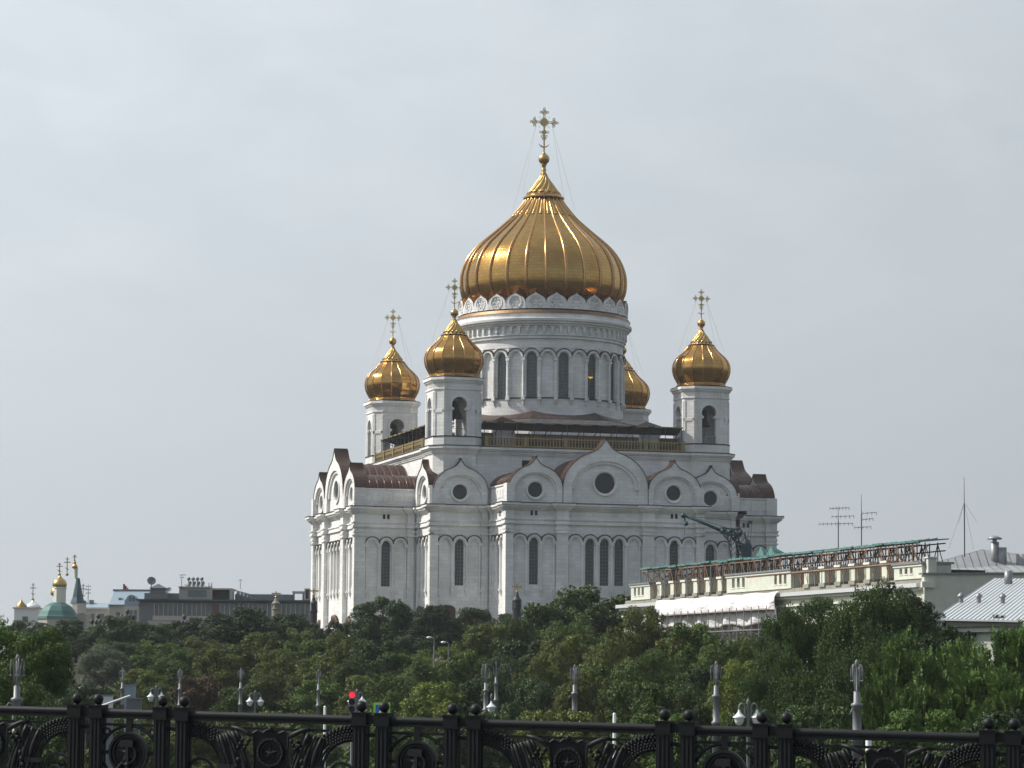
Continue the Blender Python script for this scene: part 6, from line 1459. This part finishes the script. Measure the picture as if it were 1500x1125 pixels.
TREES = [
 (-12, 912, 178, 150, 'near0', 'leaf_bright', 'bright green tree cut by the left edge', 0, .05), (62, 924, 174, 95, 'near0', 'leaf_bright', 'bright green bushy tree right of the thick left lamp post', 130, .05), (5, 975, 168, 150, 'near0', 'leaf_mid', 'low leafy mass at the foot of the thick left lamp post', 220, .02),
 (38, 908, 520, 90, 'broad3', 'leaf_sheen', 'hazy tree in front of the small white church', 140, .08),
 (98, 908, 430, 85, 'broad0', 'leaf_dark', 'dark tree in front of the green-roofed church', 10, .1), (133, 926, 420, 70, 'broad3', 'leaf_dark', 'dark tree rising behind the silvery willow', 60, .1), (172, 904, 410, 85, 'broad1', 'leaf_sheen', 'tree with shiny leaves under the blue-roofed house', 40, .1), (213, 911, 420, 75, 'broad2', 'leaf_sheen', 'wind-blown tree left of the dark trees under the grey building', 80, .1),
 (258, 909, 430, 80, 'broad4', 'leaf_dark', 'dark tree under the left part of the grey building', 0, .1), (306, 905, 425, 70, 'broad0', 'leaf_dark', 'dark tree under the middle of the grey building', 120, .1), (355, 889, 415, 112, 'broad3', 'leaf_dark', 'big dark round tree hiding the lower grey building', 200, .1), (424, 901, 420, 75, 'broad1', 'leaf_dark', 'dark tree between the pale lantern tower and the cathedral', 300, .1), (462, 918, 430, 40, 'broad2', 'leaf_dark', 'small dark tree at the left foot of the cathedral', 30, .1), (440, 920, 415, 60, 'broad4', 'leaf_olive', 'olive tree just below the small dark tree at the left foot', 75, .1),
 (152, 948, 360, 78, 'fine0', 'leaf_silver', 'silvery grey-green willow on the left', 0, .05), (210, 979, 350, 75, 'broad3', 'leaf_olive', 'olive tree right of the silvery willow', 90, .05), (262, 950, 355, 80, 'fine1', 'leaf_mid', 'green tree behind the third lamp post from the left', 10, .05), (322, 951, 350, 85, 'broad4', 'leaf_olive', 'olive tree behind the fourth lamp post from the left', 150, .05), (384, 926, 365, 95, 'broad0', 'leaf_olive', 'tall olive tree with bare twigs below the big dark round tree', 45, .05), (446, 936, 355, 90, 'broad2', 'leaf_mid', 'green tree right of the tall olive tree', 220, .05), (500, 928, 350, 85, 'fine0', 'leaf_olive', 'olive-brown tree under the left wing of the cathedral', 60, .05), (548, 940, 345, 90, 'broad1', 'leaf_dark', 'dark tree above the red traffic light', 160, .05),
 (292, 992, 320, 90, 'broad1', 'leaf_brown', 'low reddish-brown bushy tree between two lamp posts', 20, .02), (240, 1000, 325, 80, 'fine1', 'leaf_mid', 'low green tree behind the left twin-lantern lamp', 200, .02), (405, 985, 320, 100, 'fine0', 'leaf_olive', 'low olive tree behind the second twin-lantern lamp', 10, .02), (350, 1002, 315, 85, 'broad4', 'leaf_mid', 'low green tree by the fourth lamp post', 260, .02), (470, 995, 315, 100, 'broad3', 'leaf_mid', 'low green tree behind the fifth lamp post', 100, .02), (530, 990, 310, 80, 'broad0', 'leaf_olive', 'low olive tree right behind the traffic light', 190, .02), (130, 1002, 300, 90, 'broad2', 'leaf_dark', 'low dark tree behind the leftmost pair of railing balls', 100, .02), (185, 1010, 310, 80, 'broad1', 'leaf_olive', 'low olive tree behind the barrier arm', 280, .02), (85, 985, 310, 70, 'broad4', 'leaf_dark', 'dark tree in the gap right of the bright left tree', 40, .02),
 (561, 874, 450, 104, 'broad4', 'leaf_dark', 'dark round tree in front of the left wing of the cathedral', 0, .1), (636, 889, 445, 80, 'broad1', 'leaf_dark', 'dark tree under the window of the left corner block', 240, .1), (693, 890, 445, 66, 'broad2', 'leaf_dark', 'dark tree under the right half of the left corner block', 90, .1), (737, 899, 440, 44, 'broad0', 'leaf_sheen', 'small sparse tree at the white front pier', 10, .1), (600, 930, 390, 80, 'broad3', 'leaf_dark', 'dark tree left of the thin road lamp', 30, .05),
 (655, 946, 340, 105, 'fine1', 'leaf_yellow', 'yellow-green tree in the middle of the wood', 0, .05), (706, 915, 365, 90, 'broad0', 'leaf_olive', 'olive tree above the lamp with two wide arms', 310, .05), (752, 905, 370, 70, 'fine0', 'leaf_mid', 'green tree right below the dark lantern tower', 40, .05), (806, 884, 375, 115, 'broad2', 'leaf_mid', 'leafy tree left of the highest green tree', 70, .08), (862, 857, 380, 150, 'broad3', 'leaf_mid', 'highest green tree in front of the middle of the cathedral', 15, .08), (765, 940, 330, 110, 'broad1', 'leaf_dark', 'dark tree behind the lamp with two wide arms', 130, .05), (826, 930, 320, 90, 'broad4', 'leaf_olive', 'olive tree behind the lone lamp post right of the centre', 220, .05),
 (580, 985, 300, 100, 'fine1', 'leaf_mid', 'round green tree right of the pedestrian sign', 140, .02), (640, 1000, 290, 110, 'broad0', 'leaf_yellow', 'low yellow-green tree above a pair of railing balls left of the centre', 50, .02), (715, 985, 290, 100, 'broad4', 'leaf_dark', 'low dark tree behind the two close lamp posts', 330, .02), (790, 992, 280, 110, 'broad3', 'leaf_dark', 'low dark tree right of the two wide lamp arms', 60, .02), (860, 985, 270, 110, 'fine0', 'leaf_olive', 'low olive tree at the foot of the lone lamp post', 5, .02),
 (938, 886, 310, 105, 'fine1', 'leaf_olive', 'olive tree hiding the left end of the cream building', 80, .05), (893, 940, 290, 100, 'fine0', 'leaf_olive', 'yellowish olive tree below the highest green tree', 270, .05), (1014, 916, 275, 105, 'broad1', 'leaf_mid', 'green tree below the white plastic sheet', 20, .05), (962, 950, 265, 110, 'fine1', 'leaf_mid', 'dense green tree under the left end of the cream building', 190, .03), (1094, 935, 265, 90, 'fine0', 'leaf_yellow', 'light green tree between the plastic sheet and the birch', 33, .03), (1040, 975, 245, 110, 'broad2', 'leaf_dark', 'dark green tree behind the large twin-lantern lamp', 75, .02), (940, 1000, 240, 110, 'broad0', 'leaf_mid', 'low green tree behind the white pole right of the centre', 111, .02), (1110, 990, 235, 110, 'fine1', 'leaf_mid', 'low green tree right of the large twin-lantern lamp', 310, .02),
 (1275, 845, 195, 160, 'birch0', 'leaf_birch', 'tall dark birch reaching up to the cream building parapet', 0, .03), (1185, 872, 200, 135, 'birch1', 'leaf_birch', 'hanging birch left of the tall dark birch', 60, .03), (1330, 882, 195, 105, 'birch1', 'leaf_birch', 'birch right of the tall dark birch, before the gable wall', 200, .03), (1135, 930, 190, 110, 'birch0', 'leaf_birch', 'low birch foliage left of the thick right lamp post', 150, .02), (1220, 935, 185, 190, 'birch1', 'leaf_birch', 'drooping birch directly behind the thick right lamp post', 250, .02), (1305, 925, 188, 150, 'birch0', 'leaf_birch', 'drooping birch right behind the left ash shoots', 310, .02),
 (1305, 856, 197, 120, 'fine0', 'leaf_birch', 'dense dark tree filling the right half of the birches', 70, .03), (1205, 872, 202, 105, 'fine1', 'leaf_birch', 'dense dark tree filling the left half of the birches', 170, .03), (1335, 872, 200, 90, 'fine1', 'leaf_dark', 'dark tree touching the corner of the gable wall', 20, .03),
 (1150, 880, 199, 90, 'birch0', 'leaf_birch', 'narrow birch at the right end of the white plastic sheet', 20, .03), (1232, 872, 197, 150, 'birch1', 'leaf_birch', 'dark birch filling the space between the two tallest birches', 110, .03),
 (1400, 906, 205, 95, 'broad4', 'leaf_dark', 'dark tree before the low metal roof', 10, .05), (1470, 902, 205, 100, 'broad2', 'leaf_dark', 'dark tree at the right edge under the metal roof', 90, .05), (1350, 930, 190, 100, 'broad0', 'leaf_dark', 'dark tree behind the left shoots of the bright ash', 70, .05), (1530, 915, 200, 90, 'broad1', 'leaf_dark', 'dark tree cut by the right edge', 190, .05),
 (1348, 952, 172, 150, 'ash0', 'leaf_ash', 'ash tree with upright bright shoots right of the thick right lamp post', 0, .02), (1462, 938, 170, 190, 'ash1', 'leaf_ash', 'ash tree with upright bright shoots at the right edge', 100, .02), (1405, 975, 165, 190, 'ash1', 'leaf_ash', 'low ash foliage between the two ash trees', 220, .02), (1310, 1005, 160, 120, 'ash0', 'leaf_ash', 'low ash shoots nearest the thick right lamp post', 300, .02), (1490, 1005, 160, 140, 'ash0', 'leaf_ash', 'low ash shoots in the bottom right corner', 30, .02),
 (112, 922, 465, 72, 'broad2', 'leaf_dark', 'dark filling tree between the green-roofed church and the pink house', 0, .08),
 (150, 918, 457, 72, 'broad4', 'leaf_sheen', 'dark filling tree under the pale pink house', 47, .08),
 (192, 916, 449, 72, 'broad0', 'leaf_dark', 'dark filling tree under the arched gable', 94, .08),
 (236, 919, 465, 72, 'broad1', 'leaf_dark', 'dark filling tree under the corner of the grey building', 141, .08),
 (282, 915, 457, 72, 'broad3', 'leaf_dark', 'dark filling tree under the round ventilators', 188, .08),
 (332, 910, 449, 72, 'broad2', 'leaf_dark', 'dark filling tree left of the big dark round tree', 235, .08),
 (392, 908, 465, 72, 'broad4', 'leaf_dark', 'dark filling tree under the pale lantern tower', 282, .08),
 (440, 912, 457, 72, 'broad0', 'leaf_dark', 'dark filling tree left of the dark corner lantern tower', 329, .08),
 (505, 912, 449, 72, 'broad1', 'leaf_dark', 'dark filling tree at the left portal of the cathedral', 376, .08),
 (600, 905, 465, 72, 'broad2', 'leaf_dark', 'dark filling tree behind the two road lamps', 423, .08),
 (664, 905, 457, 72, 'broad3', 'leaf_dark', 'dark filling tree under the left corner block window', 470, .08),
 (716, 912, 449, 72, 'broad4', 'leaf_dark', 'dark filling tree before the recess beside the front pier', 517, .08),
 (775, 905, 465, 72, 'broad0', 'leaf_dark', 'dark filling tree right of the front pier foot', 564, .08),
 (178, 940, 395, 80, 'fine1', 'leaf_dark', 'rounded tree above the silvery willow, to its right', 0, .04),
 (232, 938, 390, 85, 'broad4', 'leaf_mid', 'rounded tree above the third lamp post from the left', 61, .04),
 (290, 935, 392, 85, 'fine0', 'leaf_olive', 'rounded tree above the fourth lamp post, a little left', 122, .04),
 (345, 945, 385, 80, 'broad1', 'leaf_mid', 'rounded tree above the fourth lamp post', 183, .04),
 (415, 950, 340, 90, 'fine1', 'leaf_olive', 'rounded tree halfway between the fourth and fifth lamp posts', 244, .04),
 (470, 960, 335, 95, 'broad3', 'leaf_olive', 'rounded tree right above the fifth lamp post', 305, .04),
 (525, 962, 330, 90, 'fine0', 'leaf_mid', 'rounded tree above and right of the fifth lamp post', 366, .04),
 (590, 955, 345, 90, 'broad2', 'leaf_mid', 'rounded tree left of the thin road lamp, low', 427, .04),
 (620, 968, 310, 90, 'fine0', 'leaf_mid', 'rounded tree below the thin road lamp', 488, .04),
 (685, 955, 330, 90, 'broad4', 'leaf_mid', 'rounded tree above the two close lamp posts, to the left', 549, .04),
 (740, 960, 310, 90, 'fine1', 'leaf_dark', 'rounded tree just behind the curved lamp arms', 610, .04),
 (845, 905, 350, 110, 'fine0', 'leaf_mid', 'rounded tree directly below the highest green tree', 671, .04),
 (910, 925, 310, 100, 'broad3', 'leaf_mid', 'rounded tree left below the cream building corner', 732, .04),
 (800, 955, 300, 100, 'fine1', 'leaf_olive', 'rounded tree left of the lone lamp post head', 793, .04),
 (885, 975, 280, 110, 'broad1', 'leaf_mid', 'rounded tree right of the lone lamp post', 854, .04),
 (990, 935, 275, 100, 'broad0', 'leaf_olive', 'rounded tree under the left part of the netted scaffold', 915, .04),
 (1055, 940, 262, 100, 'fine0', 'leaf_mid', 'rounded tree under the right part of the netted scaffold', 976, .04),
 (1000, 1000, 240, 110, 'fine1', 'leaf_mid', 'rounded tree left of the large twin-lantern lamp', 1037, .04),
 (1165, 985, 200, 110, 'fine0', 'leaf_mid', 'rounded tree between the large twin lantern and the thick right lamp', 1098, .04),
 (1085, 965, 230, 100, 'fine1', 'leaf_yellow', 'rounded tree light patch just right of the lamp post left of the large twin lantern', 1159, .04),
]
for px, yt, d, wp, key, mat, lab, rot, gap in TREES: tree(px, yt, d, wp, key, mat, lab, rot, gap, TG)
# low bushes seen through and just above the railing
BU = [(60, 1040, 120, 130, 'leaf_dark'), (190, 1052, 230, 160, 'leaf_mid'), (300, 1045, 240, 150, 'leaf_olive'), (430, 1042, 250, 160, 'leaf_mid'), (560, 1040, 230, 150, 'leaf_mid'), (690, 1044, 220, 160, 'leaf_dark'), (830, 1042, 210, 160, 'leaf_olive'), (960, 1046, 190, 160, 'leaf_mid'), (1090, 1040, 180, 150, 'leaf_dark'), (1210, 1035, 170, 150, 'leaf_birch'), (1340, 1040, 130, 150, 'leaf_ash'), (1460, 1040, 125, 150, 'leaf_dark'), (20, 1060, 220, 150, 'leaf_mid')]
WHERE = ['left of the first thick lamp post base', 'under the barrier arm', 'under the brown bushy tree', 'between the fourth and fifth lamp posts', 'under the pedestrian sign', 'under the two close lamp posts', 'under the lone lamp post', 'right of the white pole', 'under the large twin-lantern lamp', 'under the thick right lamp post', 'under the left ash', 'under the right ash', 'at the far left corner']
for (px, yt, d, wp, mat), wh in zip(BU, WHERE): tree(px, yt, d, wp, 'broad%d' % (px % 5), mat, 'low bush seen through the railing ' + wh, px, .0, 'low bushes behind the railing', 'bush', 'bush')
# far wood on the horizon at the left

# ================================================================== AIR
hm = bpy.data.materials.new('haze_air'); hm.use_nodes = True; hn = hm.node_tree
for q in list(hn.nodes):
    if q.type == 'BSDF_PRINCIPLED': hn.nodes.remove(q)
pv = hn.nodes.new('ShaderNodeVolumePrincipled'); pv.inputs['Density'].default_value = HAZE; pv.inputs['Color'].default_value = (.86, .90, .95, 1); pv.inputs['Anisotropy'].default_value = .2
hn.links.new(pv.outputs[0], hn.nodes['Material Output'].inputs['Volume']); M['haze_air'] = hm
mb = MB(); mb.box(-2600, -450, -9.8, 2600, 4300, 125, 'haze_air'); tag(mb.build('haze'), 'pale summer haze in the air', None, kind='stuff')
